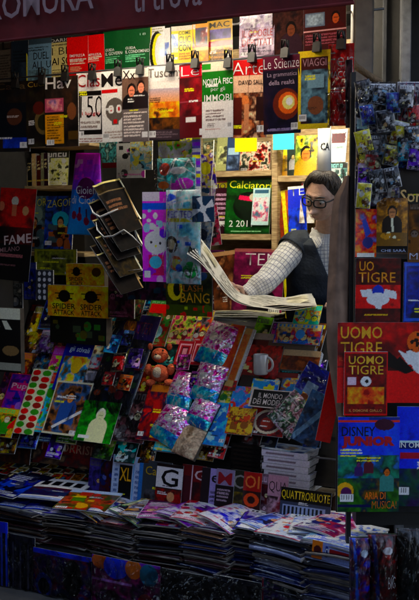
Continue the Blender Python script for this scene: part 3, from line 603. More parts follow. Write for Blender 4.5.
# ---- shelves behind, lit
def back(name, cat, label, x0, yt, x1, yb, ops, texts, k=0, v=1.0, lean=8, roll=0, **kw):
    return put(name, label, cat, front(v, lean, 1.7), (x0, yt, x1, yb), ops, texts, off=.006 * k, roll=roll, **kw)
back('book', 'book', 'book with a dark photo at the left end of the lit upper shelf', 203, 134, 220, 171, [('n', 0, 0, 1, 1, ['#201c14', '#6a6850', '#303830', '#a0a090'], 5), ('c', ['#201c14', '#6a6850', '#303830', '#a0a090'])], [], 0, roll=6)
back('book', 'book', 'pale green book on the lit upper shelf beside the blue one', 217, 136, 231, 171, [('f', '#8a8c6c'), ('n', .1, .3, .9, .8, ['#505840', '#a0a480', '#3c3c34'], 4)], [], 1)
back('book', 'book', 'blue grey book left of the yellow card on the upper shelf', 228, 136, 241, 171, [('f', '#3c4860'), ('r', .1, .35, .9, .55, '#90a0b8'), ('n', .1, .6, .9, .95, ['#28303c', '#6a7890'], 4)], [], 2)
back('magazine', 'magazine', 'magazine with red and black figures under the yellow card', 240, 142, 270, 172, [('n', 0, 0, 1, 1, ['#281410', '#7a1c14', '#c8b0a0', '#3a4438', '#101010'], 7), ('z', 6, '#e0d8d0')], [], 0)
back('price_card', 'card', 'plain yellow card hanging over the lit upper shelf', 237, 137.5, 259, 152, [('f', '#e8b800'), ('r', .0, .0, 1, .4, '#ecc418')], [], 4, v=.93, lean=0, thick=.002)
back('price_card', 'card', 'light blue card hanging right of the wooden shelf post', 275, 133, 296, 150, [('f', '#6ab0d8')], [], 4, v=.93, lean=0, thick=.002)
back('magazine', 'magazine', 'yellow magazine on the upper shelf under the light blue card', 278, 146, 290, 178, [('f', '#d8b418'), ('r', 0, .7, 1, 1, '#a88410'), ('n', .3, .3, 1, .8, ['#a89020', '#584810'], 4)], [], 1, roll=5)
back('magazine', 'magazine', 'magazine with a white seated figure beside the yellow one', 288, 144, 300, 178, [('f', '#303c38'), ('p', .5, .4, .3, '#c0a080', '#302014', '#c8c8c0')], [], 2, roll=4)
back('magazine', 'magazine', 'magazine with a dark haired face just left of the white CA tube', 296, 136, 318, 178, [('n', 0, 0, 1, 1, ['#485a30', '#98a060', '#c0a030', '#28301c'], 5), ('p', .5, .45, .45, '#b87850', '#180e08', '#a88c18')], [], 3)
back('magazine', 'magazine', 'white magazine with dark vertical letters behind the head', 331, 130, 348, 163, [('f', '#d4dcd8'), ('r', .1, .12, .9, .42, '#501828'), ('l', .15, .5, .9, .6, '#405858', 1)], [('NUNS', .1, .1, .95, .36, '#3a1c28')], 3, v=.9)
back('magazine', 'magazine', 'teal and white magazine under the white one behind the head', 329, 163, 348, 192, [('n', 0, 0, 1, 1, ['#283c38', '#c8d4d0', '#50706c', '#181c1c'], 5), ('c', ['#283c38', '#c8d4d0', '#50706c', '#181c1c'])], [], 2, v=.9)
# upright white tube with letters
e = empty('poster_tube', P(325, 180, 4.55), 'upright white tube lettered CA above the man head', 'tube')
tube('barrel', [P(324.5, 126, 4.5), P(324.5, 178, 4.5)], .030, 'white_plastic', e, 20)
g, f = text_geo('CA', .03); cpt = P(324.5, 147, 4.5)
pydata('lettering', [cpt + Vector(((a - .5) * .040, -.0312 + .012 * (2 * a - 1) ** 2 * .7, (b - .5) * .034)) for a, b in g], f, 'black_metal', e, False)
back('magazine', 'magazine', 'purple football magazine at the left of the middle lit shelf', 200, 182, 228, 234, [('n', 0, 0, 1, 1, ['#38102c', '#7a2c50', '#c06080', '#200c1c'], 5), ('p', .5, .45, .3, '#b07850', '#2a1810', '#c0b020'), ('r', .0, .02, 1, .16, '#b8a020')], [('PRIMO', .1, .04, .9, .14, '#402060')], 0, roll=3)
back('magazine', 'magazine', 'maroon magazine with bold white letters behind the football album', 214, 188, 232, 234, [('f', '#301020'), ('l', .1, .1, .9, .7, '#a890a0', 6), ('r', .0, .72, 1, .8, '#c8c0c4')], [('ONOR', .05, .72, .95, .84, WH)], 1)
back('sticker_album', 'album', 'green Calciatori 2011 sticker album with a red kicking player', 227, 179, 272, 234, [('n', 0, 0, 1, 1, ['#08280c', '#10481c', '#0c3814'], 5), ('e', .5, .5, .33, .26, '#041408'), ('e', .42, .46, .22, .15, '#0c2410'), ('d', [(.3, .3), (.62, .34), (.6, .42), (.28, .38)], '#b03858'), ('e', .62, .34, .1, .07, '#a8a090'), ('d', [(.3, .5), (.45, .5), (.65, .85), (.5, .9)], '#0a1c10'), ('l', .15, .94, .9, .98, '#90b090', 1)], [('Calciatori', .06, .05, .99, .19, '#e0d820', -3), ('2 2011', .1, .76, .62, .88, '#e4ecd8')], 3)
back('booklet', 'booklet', 'small pale blue booklet overlapping the green album', 255, 189, 272, 226, [('f', '#a0c0c8'), ('n', .05, .25, .95, .9, ['#88a8b8', '#d8e4e0', '#a86070', '#4a6470'], 6), ('r', .1, .05, .9, .14, '#3c5868')], [], 5)
for i, (x, c) in enumerate(((279, '#6a3414'), (283.5, '#d8a410'), (288, '#8a5018'), (292, '#583010'))):
    back('book', 'book', ['brown', 'bright yellow', 'tan', 'dark brown'][i] + ' book leaning beside the wooden post on the middle shelf', x, 190, x + 9, 245, [('f', c), ('n', 0, .1, 1, .9, [c, c, '#3a2408'], 3)], [], i, roll=9, thick=.012)
back('magazine', 'magazine', 'blue magazine titled TE with a white band left of the man head', 291, 187, 309, 240, [('f', '#183c98'), ('r', .0, .0, 1, .05, WH), ('n', .0, .4, 1, 1, ['#102c74', '#2c50b0', '#0c1c48'], 4)], [('TE', .1, .04, .9, .18, WH)], 5, roll=5)
back('magazine', 'magazine', 'pink edged white magazine touching the man hair', 303, 180, 318, 224, [('f', '#c8a8a8'), ('r', .0, .1, .9, .3, '#b83c4c'), ('n', 0, .3, 1, 1, ['#b8b0a8', '#807870', '#d8d0c8'], 4)], [('E', .1, .1, .6, .28, WH)], 5)
back('magazine', 'magazine', 'plum magazine titled TEMI with a dark portrait on the lower shelf', 234, 249, 284, 318, [('n', 0, 0, 1, 1, ['#481c34', '#6c2c4c', '#381428'], 4), ('p', .6, .52, .26, '#907058', '#1c100c', '#140c10'), ('r', 0, 0, 1, .05, '#7a5050')], [('TEMI', .22, .07, .98, .24, '#e8e4e0')], 2)
back('magazine', 'magazine', 'brown magazine left of the plum TEMI one on the lower shelf', 214, 251, 240, 318, [('n', 0, 0, 1, 1, ['#60402c', '#301810', '#8a6a50'], 4), ('r', .0, .0, 1, .06, '#907860')], [], 1, roll=8)
back('magazine', 'magazine', 'violet magazine at the left end of the lower lit shelf', 200, 250, 222, 318, [('n', 0, 0, 1, 1, ['#341430', '#502848', '#1c0c1c'], 4), ('c', ['#341430', '#502848', '#1c0c1c'])], [], 0)
for i, (x, c) in enumerate(((284, '#c89c10'), (289.5, '#e4d070'), (294, '#d8a818'), (299, '#70600c'))):
    back('book', 'book', ['ochre', 'cream', 'golden', 'olive'][i] + ' book under the man arm on the lower shelf', x, 255, x + 9, 318, [('f', c), ('n', 0, .1, 1, .9, [c, c, '#5a4408'], 3)], [], i, roll=7, thick=.012)
# hanging flower garland of toys left of the shelves
for i, (x, y, h_, c, lab) in enumerate(((206, 172, 36, ['#d8b820', '#402080', '#f0e8d0'], 'yellow and purple toy card hanging left of the lit shelves'), (205, 202, 30, ['#f0e8e8', '#c0a0b8', '#406080'], 'white toy card with a star burst hanging left of the football magazine'), (211, 226, 40, ['#e0d8d0', '#c84060', '#202020'], 'pink and white toy card hanging above the newspaper'), (203, 238, 34, ['#283850', '#8090a8', '#c8c8c8'], 'bluish toy card hanging above the newspaper corner'), (192, 168, 62, ['#8a9828', '#40206a', '#c0c040', '#502020'], 'narrow green and purple strip hanging beside the clear toy packs'))):
    put('toy_card', lab, 'toy', front(.45), (x - 9 + 2 * (i == 4), y - h_ / 2, x + 9 - 4 * (i == 4), y + h_ / 2), [('n', 0, 0, 1, 1, c, 5), ('b', 0, 0, 1, 1, c, 20, .14), ('e', .5, .4, .3, .18, c[0])], [], off=.004 * i, roll=(-1) ** i * 8, film=.01 if i < 3 else 0, thick=.004)
tag(tube('cable', [front(.4).hit(x, y) for x, y in ((214, 140), (213, 165), (211, 185), (212, 205), (213, 228), (210, 250), (213, 268), (222, 280))], .0016, 'white_plastic', seg=6, origin=front(.4).hit(214, 140)), 'thin pale cable hanging in front of the lit shelves', 'cable')

# ---- left shelves
rs = random.Random(5)
spine_cols = [('#7a6a58', 'beige'), ('#2a2420', 'black'), ('#8a7a60', 'cream'), ('#3a1814', 'dark red'), ('#584a3c', 'brown'), ('#a09078', 'ivory'), ('#24303a', 'slate'), ('#70381c', 'rust'), ('#8c8468', 'khaki'), ('#1c1c1c', 'charcoal'), ('#9a8a70', 'sand'), ('#4a2018', 'maroon'), ('#707060', 'grey'), ('#301c28', 'plum')]
x = -4.0
for i, (c, nm) in enumerate(spine_cols):
    wpx = rs.uniform(2.6, 4.2); u0 = at_u(x, LS0 + .02); u1 = at_u(x + wpx, LS0 + .02) - .001; hh = rs.uniform(.135, .165); z0 = zl1 + .001; ln = rs.uniform(-.006, .006)
    e = empty('book', uvz((u0 + u1) / 2, LS0 + .1, z0), f'{nm} spined book upright on the dim upper left shelf', 'book', 'upright books on the dim left shelf')
    art = Art(6, 30, 900 + i).run([('f', c), ('l', .2, .15, .9, .5, '#c0b090', 3), ('r', 0, .8, 1, .86, '#b09860')])
    cs = [uvz(u0 + ln, LS0 + .02, z0 + hh), uvz(u1 + ln, LS0 + .02, z0 + hh), uvz(u0, LS0 + .02, z0), uvz(u1, LS0 + .02, z0)]
    me, _ = sheet_mesh('spine', cs, art, [], e.location); link('spine', me, e, 'matte')
    vs = [c_ + V * d for d in (.0008, .12) for c_ in cs]
    pydata('pages', vs, [(0, 1, 5, 4), (2, 6, 7, 3), (0, 4, 6, 2), (1, 3, 7, 5), (4, 5, 7, 6)], 'pages', e, False)
    x += wpx + .25
def left(name, cat, label, bx, ops, texts, v=.45, lean=6, roll=0, z=1.6, **kw): return put(name, label, cat, front(v, lean, z), bx, list(ops) + [('x', 1.4)], texts, roll=roll, **kw)
left('magazine', 'magazine', 'magazine with a pale green crowd photo at the end of the left books', (46, 151, 68, 186), [('n', 0, 0, 1, 1, ['#3c4028', '#90905c', '#c0c088', '#202014'], 8), ('c', ['#3c4028', '#90905c', '#c0c088', '#202014'])], [], v=.5)
left('magazine', 'magazine', 'dark magazine leaning between the left books and the crowd photo', (38, 153, 50, 186), [('n', 0, 0, 1, 1, ['#181410', '#504434', '#a09478'], 6), ('c', ['#181410', '#504434', '#a09478'])], [], v=.51)
left('poster', 'poster', 'dark red show poster lettered FAME at the left edge', (-12, 188, 32, 280), [('n', 0, 0, 1, .5, ['#5c0a0c', '#8c1418', '#3c0608'], 4), ('r', 0, .5, 1, 1, '#0c0808'), ('n', 0, .42, 1, .6, ['#0c0808', '#4a0a0c'], 5), ('e', .55, .14, .08, .05, '#c0a090'), ('e', .25, .2, .07, .05, '#a06050'), ('e', .8, .24, .07, .05, '#b87860'), ('r', .5, .18, .6, .3, '#b06050'), ('l', .3, .7, .9, .76, '#805858', 1), ('l', .3, .82, .8, .85, '#604848', 1)], [('FAME', .38, .5, .98, .6, '#c8a8a0', 8), ('MILANO', .3, .64, .75, .69, '#906868', 8)], v=.30, roll=-3)
for i, (bx, lab) in enumerate((((21, 196, 46, 249), 'blue grey comic titled ZAGOR, the left one of two'), ((45, 196, 73, 249), 'deep blue comic titled ZAGOR beside the blue pouch'))):
    left('comic_book', 'comic', lab, bx, [('n', 0, 0, 1, 1, [['#28323c', '#4a5a60', '#141c20'], ['#0c2048', '#1c4078', '#081020', '#103060']][i], 4), ('e', .55, .35 + .1 * i, .3, .16, ['#606c68', '#4080a0'][i]), ('p', .55, .5, .22, '#907058', '#181010', '#301c18'), ('b', .1, .55, .9, .95, ['#101418', '#38464a', '#704830'], 16, .1)], [('ZAGOR', .06, .06, .96, .2, '#c8b820', 4)], v=.46, thick=.006)
# blue pouch
place('gift_pouch', 'purple and blue sweets pouch lettered Gioielli di Ciocc', 'pouch', [front(.2).hit(76, 153), front(.2).hit(100, 153), front(.2).hit(67, 234), front(.2).hit(104, 236)],
    [('g', 0, 0, 1, .5, '#a838a0', '#5a4aa8'), ('g', 0, .45, 1, 1, '#3870b8', '#2c84c8'), ('b', .05, .05, .95, .35, ['#c858b8', '#8030a0', '#e090d0'], 16, .1), ('e', .55, .43, .3, .13, '#501848'), ('r', .35, .66, .4, .8, '#401840'), ('r', .55, .68, .6, .84, '#401840'), ('r', .74, .66, .79, .8, '#401840'), ('e', .37, .78, .08, .05, '#702040'), ('e', .57, .83, .08, .05, '#702040'), ('e', .77, .78, .08, .05, '#702040'), ('e', .2, .76, .08, .05, '#702040')],
    [('Gioielli', .22, .4, .92, .5, WH), ('di Ciocc', .08, .52, .95, .62, WH)], pillow=.02, mat='gloss', thick=.012, body='dark_plastic')
# papers bending in the wire holder
RK = 'drooping magazines in the wire holder'
cols = ['#2c240c', '#1c1410', '#140e0c', '#18120e', '#100e0e', '#160c12', '#0e0c0e', '#120e10', '#0c0a0c']
names_ = ['topmost', 'second', 'third', 'fourth', 'fifth', 'sixth', 'seventh', 'eighth', 'lowest']
for i in range(9):
    y = 184 + i * 8.6; dx = [0, 5, -4, 4, 0, -5, 3, -2, 4][i]; fr = front(.22 - .006 * i)
    a, b_, c_, d_ = (93 + dx, y + 1), (118 + dx, y - 4), (119 + dx, y + 40), (143 + dx * .5, y + 33)
    sfa, sfb = front(.30 - .01 * i), front(.14 - .01 * i)
    def bl_(s, t, i=i): return .012 * np.cos(t * 3.2) - .018 * np.exp(-((s - .05) / .18) ** 2) * (1 - t)
    e = place('magazine', f'{names_[i]} drooping magazine in the wire holder beside the blue pouch', 'magazine', [sfb.hit(*a), sfa.hit(*b_), sfb.hit(*c_), sfa.hit(*d_)],
        [('n', 0, 0, 1, 1, [cols[i], cols[(i + 3) % 9], '#100c0c'], 5), ('r', 0, 0, 1, .035, '#a89c78' if i % 2 == 0 else '#5a5040'), ('r', .95, .05, 1, 1, '#807058' if i % 3 else '#b8b0a0'), ('l', .1, .2, .8, .5, '#685040', 3)], [], thick=.007, group=RK, bulge=bl_, mat='matte')
    if i in (2, 4):
        path = [((90, 206), (93, 213), (100, 217), (109, 213), (118, 209)), ((96, 222), (97, 230), (104, 237), (113, 236), (124, 230), (132, 236), (142, 246))][i // 4]
        tube('rolled_edge', [front(.06).hit(x_, y_) for x_, y_ in path], [(.001, .002)] + [(.0028, .0045)] * (len(path) - 2) + [(.001, .002)], 'white_plastic', e, 8)
hold = empty('wire_holder', front(.3).hit(118, 290), 'bent steel wire holder carrying the drooping magazines', 'wire holder')
for dx in (0, 24): tube('wire', [front(.32).hit(96 + dx, 176), front(.26).hit(104 + dx, 210), front(.24).hit(122 + dx * .9, 262), front(.3).hit(128 + dx * .8, 300)], .002, 'steel', hold, 6)
tube('wire', [front(.13).hit(118, 272), front(.2).hit(150, 268)], .002, 'steel', hold, 6)

# ---- hanging toys in the middle
def mid(label, bx, ops, texts, v=.1, roll=0, name='toy_pack', cat='toy', **kw):
    kw.setdefault('thick', .008); v = v - .13 if v < .17 and name != 'display_box' else v; return put(name, label, cat, front(v), bx, list(ops) + [('x', 1.5)], texts, roll=roll, **kw)
mid('book with a teal and dark cover hanging above the wire holder', (100, 141, 118, 168), [('n', 0, 0, 1, 1, ['#1c3a40', '#508080', '#101818', '#7c9088'], 5), ('r', 0, .8, 1, 1, '#5c1418')], [], v=.35, name='book', cat='book')
mid('white comic page with black figures above the wire holder', (116, 143, 144, 178), [('f', '#c8c8c0'), ('b', 0, 0, 1, .9, ['#181818', '#404040', '#b05080'], 14, .1), ('l', .05, .85, .95, .95, '#c04070', 1)], [], v=.33, name='comic_book', cat='comic')
mid('magazine with a pale blue street photo left of the green toy pack', (130, 141, 152, 170), [('n', 0, 0, 1, 1, ['#c8d8d0', '#5a7c90', '#a88c50', '#20303c'], 6), ('c', ['#c8d8d0', '#5a7c90', '#a88c50', '#20303c'])], [], v=.30, name='magazine', cat='magazine')
mid('bright green toy pack hanging above the fish pack', (158, 141, 196, 158), [('f', '#7cc828'), ('n', 0, 0, 1, 1, ['#50a018', '#98e040', '#e0f0c0', '#308020'], 5), ('b', 0, 0, .9, 1, ['#e8f0d8', '#d83818', '#e8d020'], 10, .07)], [], v=.16, film=.008)
mid('clear toy pack with orange and purple plastic animals', (157, 158, 195, 190), [('f', '#243840'), ('n', 0, 0, 1, 1, ['#182838', '#4c7878', '#304840'], 5), ('e', .25, .35, .16, .2, '#e04818'), ('e', .2, .85, .16, .12, '#e85c18'), ('e', .6, .4, .2, .12, '#d8e0e0'), ('e', .75, .8, .22, .18, '#b030a0'), ('e', .5, .9, .14, .12, '#902890'), ('e', .4, .62, .1, .1, '#20a8a0'), ('z', 10, '#e8f0f0')], [], v=.14, film=.02, pillow=.02)
mid('narrow toy strip of yellow and violet squares beside the fish pack', (192, 136, 200, 212), [('f', '#504878')] + [('r', 0, i / 12, 1, i / 12 + .045, ['#d8c030', '#6838a0', '#e0d8b0'][i % 3]) for i in range(12)], [], v=.15)
mid('pink childrens magazine with a white round faced plush, hanging in film', (143, 192, 171, 282), [('f', '#d850b0'), ('r', 0, .0, .6, .1, '#f090d0'), ('r', 0, .12, 1, .2, '#3850a8'), ('b', 0, .2, 1, .42, ['#7088e8', '#f0a0e0', '#f8d8f0'], 14, .1), ('e', .48, .56, .42, .13, '#f0ecf0'), ('e', .74, .46, .15, .05, '#5838a0'), ('e', .3, .56, .04, .016, '#181018'), ('e', .62, .57, .04, .016, '#181018'), ('e', .46, .6, .04, .012, '#d0a020'), ('r', .2, .7, .75, .93, '#d02858'), ('e', .45, .78, .22, .07, '#5080d8'), ('b', 0, .85, 1, 1, ['#f080c0', '#7040c0'], 6, .1)], [], v=.08, name='magazine', cat='magazine', mat='gloss')
mid('clear blister of tape rolls and small plastic pieces lettered REC TED', (166, 190, 200, 284), [('f', '#283840'), ('n', 0, 0, 1, 1, ['#48707c', '#8cb0b8', '#78a880'], 6), ('e', .15, .1, .2, .06, '#2c48a0'), ('r', .0, .2, .9, .34, '#9a8430'), ('r', .05, .22, .85, .3, '#b8a8b0'), ('e', .22, .58, .2, .09, '#302418'), ('e', .22, .58, .12, .055, '#90806c'), ('e', .35, .78, .2, .08, '#c05818'), ('e', .35, .78, .12, .05, '#e0a060'), ('e', .65, .55, .12, .06, '#c0d0c0'), ('e', .75, .85, .2, .09, '#287040'), ('b', .4, .35, 1, .95, ['#80a890', '#2850a0', '#b0c0a0', '#903020'], 10, .08), ('z', 12, '#d0dce0')], [('REC TED', .08, .225, .82, .295, '#4020a0')], v=.07, film=.025, pillow=.02)
mid('white pinwheel toy hanging at the right of the REC TED blister', (192, 196, 214, 222), [('f', '#203040'), ('d', [(.5, .5), (.2, .1), (.45, .0)], WH), ('d', [(.5, .5), (.9, .1), (1, .4)], WH), ('d', [(.5, .5), (.85, .95), (.55, 1)], WH), ('d', [(.5, .5), (.0, .8), (0, .5)], WH), ('e', .5, .5, .15, .15, '#f0f0f0')], [], v=.05, thick=.003)
mid('dark pack with a yellow snake and lettering FLASH BANG', (166, 272, 212, 316), [('n', 0, 0, 1, 1, ['#141c10', '#283014', '#0c1010'], 5), ('e', .2, .4, .16, .26, '#b09018'), ('e', .24, .4, .08, .16, '#141c10'), ('r', .1, .1, .4, .2, '#b09018'), ('r', .0, .75, 1, 1, '#344010'), ('e', .7, .08, .2, .12, '#1c3c60'), ('b', 0, .78, 1, 1, ['#78901c', '#405018', '#902018'], 12, .06)], [('FLASH', .3, .3, .8, .44, '#b06c10'), ('BANG', .32, .47, .95, .7, '#c89818')], v=.2)
for i, (bx, lab) in enumerate((((66, 264, 104, 287), 'yellow SPIDER ATTACK display box, upper one of the pair'), ((47, 286, 108, 317), 'wide yellow SPIDER ATTACK display box, lower one of the pair'))):
    tx = [('SPIDER', .08, .58, .47, .76, '#14100a'), ('ATTACK', .1, .79, .45, .95, '#14100a')] + ([('SPIDER', .55, .58, .9, .76, '#14100a'), ('ATTACK', .56, .79, .88, .95, '#14100a')] if i else [])
    mid(lab, bx, [('f', '#a87808'), ('n', 0, 0, 1, 1, ['#a87408', '#8a6008', '#c08c10'], 4), ('e', .28, .34, .1, .2, '#14100a'), ('r', .12, .24, .44, .28, '#14100a'), ('r', .15, .4, .42, .44, '#14100a')] + ([('e', .72, .34, .1, .2, '#14100a'), ('r', .56, .24, .88, .28, '#14100a'), ('r', .6, .4, .85, .44, '#14100a')] if i else [('e', .8, .35, .12, .2, '#3c2c08')]), tx, v=.36 - .05 * i, name='display_box', cat='box', thick=.07, body='matte_box', back='carton', mat='matte')
mid('dark carton panel with small green icons under the yellow boxes', (50, 317, 106, 344), [('f', '#141410'), ('b', .05, .1, .95, .9, ['#285020', '#403c14', '#303828'], 12, .06)], [], v=.34, name='display_box', cat='box', thick=.05, body='matte_box', back='carton')
mid('grey blister card of small white figures left of the yellow boxes', (36, 270, 53, 300), [('f', '#2c2c30')] + [('e', .2 + .3 * (i % 3), .12 + .2 * (i // 3), .09, .07, '#a8a8a0') for i in range(15)], [], v=.33, name='toy_card')
mid('dim green sticker magazine behind the yellow boxes', (34, 249, 76, 275), [('n', 0, 0, 1, 1, ['#34381c', '#54582c', '#1c1c14'], 5), ('k', .02, .04, .98, .96, '#686828', .04)], [], v=.44, name='magazine', cat='magazine')
mid('blue comic spine between the left poster and the white figures', (24, 262, 36, 300), [('n', 0, 0, 1, 1, ['#10183c', '#1c2c64', '#0c0c18'], 5), ('c', ['#10183c', '#1c2c64', '#0c0c18'])], [], v=.4, name='comic_book', cat='comic')
mid('dim pink and brown pack hanging right of the yellow boxes', (108, 272, 134, 318), [('n', 0, 0, 1, 1, ['#301824', '#5a3040', '#201014', '#4a3828'], 5), ('c', ['#301824', '#5a3040', '#201014', '#4a3828'])], [], v=.3, film=.008)
mid('dark plum pack hanging under the wire holder', (128, 276, 168, 300), [('n', 0, 0, 1, 1, ['#180c18', '#381c34', '#102028'], 5), ('b', 0, 0, 1, 1, ['#502040', '#204050', '#704028'], 10, .08)], [], v=.28, film=.008)
mid('dim scribbled black and white comic at the left edge', (-10, 283, 22, 312), [('n', 0, 0, 1, 1, ['#181818', '#484844', '#101010', '#68645c'], 9), ('c', ['#181818', '#484844', '#101010', '#68645c'])], [], v=.4, name='comic_book', cat='comic')
# white display box at left edge
mid('dark display box with a white top edge at the left edge', (-12, 308, 20, 372), [('f', '#100e0c'), ('r', 0, 0, 1, .17, '#8c8c80'), ('d', [(.45, .2), (.6, .2), (.75, .33), (.55, .33)], '#8c8c80'), ('d', [(.1, .2), (.3, .2), (.4, .3), (.2, .3)], '#8c8c80'), ('e', .7, .66, .25, .08, '#5a4c38'), ('r', .3, .85, 1, .97, '#6c6c64')], [], v=.12, name='display_box', cat='box', thick=.03, body='matte_box', back='carton')

# ---- things leaning on the slanting display
SL = 'packs and magazines leaning on the slanting display'; FG_ = 'small packs tucked between larger ones on the slanting display'
def slope(name, cat, label, bx, ops, texts=(), k=1, roll=0, **kw):
    kw.setdefault('thick', .006); kw.setdefault('group', SL); return put(name, label, cat, SLOPE, bx, list(ops) + [('x', 1.6)], texts, off=(.036 if kw['group'] != FG_ else .008) + .007 * k, roll=roll, **kw)
def mixed(c, n=26, r=.09): return [('n', 0, 0, 1, 1, c, 6), ('b', 0, 0, 1, 1, c, n // 2, r), ('c', c)]
T_ = 'toy_pack'
slope(T_, 'toy', 'lilac pack of small dolls below the dark carton', (42, 333, 62, 362), mixed(['#5c3c6c', '#8c6c98', '#302038', '#a88498']), k=0, film=.008)
slope(T_, 'toy', 'brown pack of tiny animals right of the lilac pack', (60, 328, 80, 356), mixed(['#4c3020', '#805038', '#241814', '#7c6040']), k=1)
slope(T_, 'toy', 'bright lime toy pack with pink dots on the slanting display', (52, 350, 72, 400), mixed(['#506c18', '#78942c', '#b03070', '#30480c', '#903058']), k=2)
slope('magazine', 'magazine', 'childrens magazine with red and yellow figures behind the purple comic', (22, 356, 50, 392), mixed(['#702818', '#382018', '#90602c', '#402838']), k=0)
slope('comic_book', 'comic', 'purple comic with a pink title ribbon at the left', (8, 378, 42, 434), mixed(['#301048', '#581c60', '#182060', '#701840'], 20, .1) + [('r', .1, .16, .9, .3, '#a82860'), ('r', 0, .86, 1, 1, '#206020')], [('Puppy', .12, .17, .88, .29, '#d8a8b8')], k=2)
slope('comic_book', 'comic', 'small red and green comic at the lower left of the display', (-8, 412, 22, 440), mixed(['#902010', '#285c18', '#c87818', '#301008']), k=3)
slope('comic_book', 'comic', 'dark comic with violet figures at the left edge of the display', (-12, 370, 14, 412), mixed(['#1c1024', '#402048', '#241414', '#582c30']), k=0)
slope(T_, 'toy', 'tall white pack with rows of red and green berries', (30, 374, 50, 438), [('f', '#8c8c78')] + [('e', .25 + .5 * (i % 2), .06 + .1 * (i // 2), .2, .045, ['#981818', '#2c5c20', '#5c2018'][i % 3]) for i in range(20)], k=4)
slope(T_, 'toy', 'green and blue puzzle pack right of the berry pack', (44, 376, 68, 436), mixed(['#2c5c1c', '#206c88', '#4c8020', '#a03020'], 20, .14), k=3)
slope('comic_book', 'comic', 'orange comic with a dark blue header and handwritten white title', (68, 342, 96, 396), [('n', 0, .38, 1, 1, ['#b05818', '#d88a38', '#206078', '#403018'], 5), ('r', 0, 0, 1, .38, '#101c58'), ('r', 0, 0, .08, 1, '#1c2464'), ('e', .6, .55, .18, .14, '#c87840')], [('il gatto con', .12, .06, .92, .16, '#a8b8d8', -4), ('gli stivali', .2, .2, .9, .33, '#a8b8d8', -4)], k=5)
slope('comic_book', 'comic', 'dark comic with a pale frame and a white pen across it', (58, 388, 94, 440), [('n', 0, 0, 1, 1, ['#141820', '#283c54', '#5c4028', '#0c0c10'], 6), ('k', 0, 0, 1, 1, '#8c8878', .035), ('p', .5, .3, .2, '#906040', '#201008', '#283c60'), ('d', [(.2, .86), (.9, .5), (.95, .54), (.25, .9)], '#b8b0a8')], k=6)
slope(T_, 'toy', 'tall pack of brightly dressed small dolls left of the black toy pack', (92, 312, 118, 372), mixed(['#8c7c68', '#a03038', '#20606c', '#b0a080', '#382c28'], 30, .09), k=1)
slope(T_, 'toy', 'dark pack with silver skeleton figures below the dolls', (82, 376, 108, 426), mixed(['#101010', '#28282c', '#505058', '#181820', '#80808c'], 24, .06), k=4, film=.01)
slope('toy_bag', 'toy', 'big black bag of coloured toy beasts with purple header card', (108, 320, 152, 418), [('n', 0, 0, 1, 1, ['#08080c', '#101420', '#0c0c0c', '#182040'], 6), ('r', .25, .0, 1, .26, '#281050'), ('e', .4, .13, .14, .08, '#806018'), ('b', .1, .32, .95, .98, ['#1c3c70', '#203c20', '#6c3818', '#0c0c10', '#0c0c10', '#481020'], 30, .07), ('e', .62, .4, .07, .05, '#b08830'), ('e', .62, .48, .05, .05, '#208030')], [('MONSTER', .3, .08, .9, .2, '#7c1c50')], k=5, film=.012, pillow=.012, roll=-3)
slope(T_, 'toy', 'green pack with a pale fairy figure at the bottom of the display', (88, 408, 124, 448), [('n', 0, 0, 1, 1, ['#0c380c', '#185c18', '#083008'], 4), ('p', .55, .35, .22, '#90a078', '#b0a888', '#90a078'), ('r', .1, .85, .4, .93, '#a0b8a0')], k=7)
slope(T_, 'toy', 'dark pack with tumbling grey and red cars beside the green pack', (120, 396, 156, 446), mixed(['#181010', '#48242c', '#604848', '#201418', '#80807c'], 22, .08), k=4, film=.01)
slope('comic_book', 'comic', 'dark red comic with a masked acrobat under the orange toy', (150, 392, 178, 446), [('n', 0, 0, 1, 1, ['#380c10', '#5c1418', '#101024', '#702018'], 5), ('d', [(.3, .3), (.5, .25), (.8, .8), (.6, .85)], '#681010'), ('r', .5, .88, 1, .95, '#907018'), ('r', .1, .0, 1, .12, '#6c4810')], k=6)
slope(T_, 'toy', 'red and teal toy card hanging over the black toy bag', (128, 306, 150, 328), mixed(['#701418', '#183c30', '#301010', '#506038']), k=6)
slope(T_, 'toy', 'green and red pack with a white bell shape above the orange toy', (150, 304, 176, 350), mixed(['#38101c', '#285428', '#601c1c', '#203c20'], 14, .1) + [('e', .5, .7, .25, .14, '#688088'), ('r', .05, .1, .95, .3, '#80181c')], k=2)
slope('magazine', 'magazine', 'magazine with pink and green strips right of the white bell pack', (174, 316, 198, 348), mixed(['#501424', '#406028', '#88884c', '#a04058', '#1c1c20'], 20, .08), k=1)
slope('magazine', 'magazine', 'dark magazine with grey cars above the pink cards', (190, 314, 214, 346), mixed(['#181818', '#48484c', '#782428', '#8c8440'], 18, .08), k=0)
for i, x in enumerate((182, 197)):
    slope('toy_card', 'toy', ['left', 'right'][i] + ' one of two red cards framing a small pale figure', (x, 346, x + 15, 370), [('f', '#681828'), ('k', .12, .12, .88, .88, '#987078', .06), ('r', .3, .25, .7, .8, '#38101c'), ('r', .35, .3, .65, .75, '#806068')], k=3)
CP = 'shiny pink and blue sweet bags'
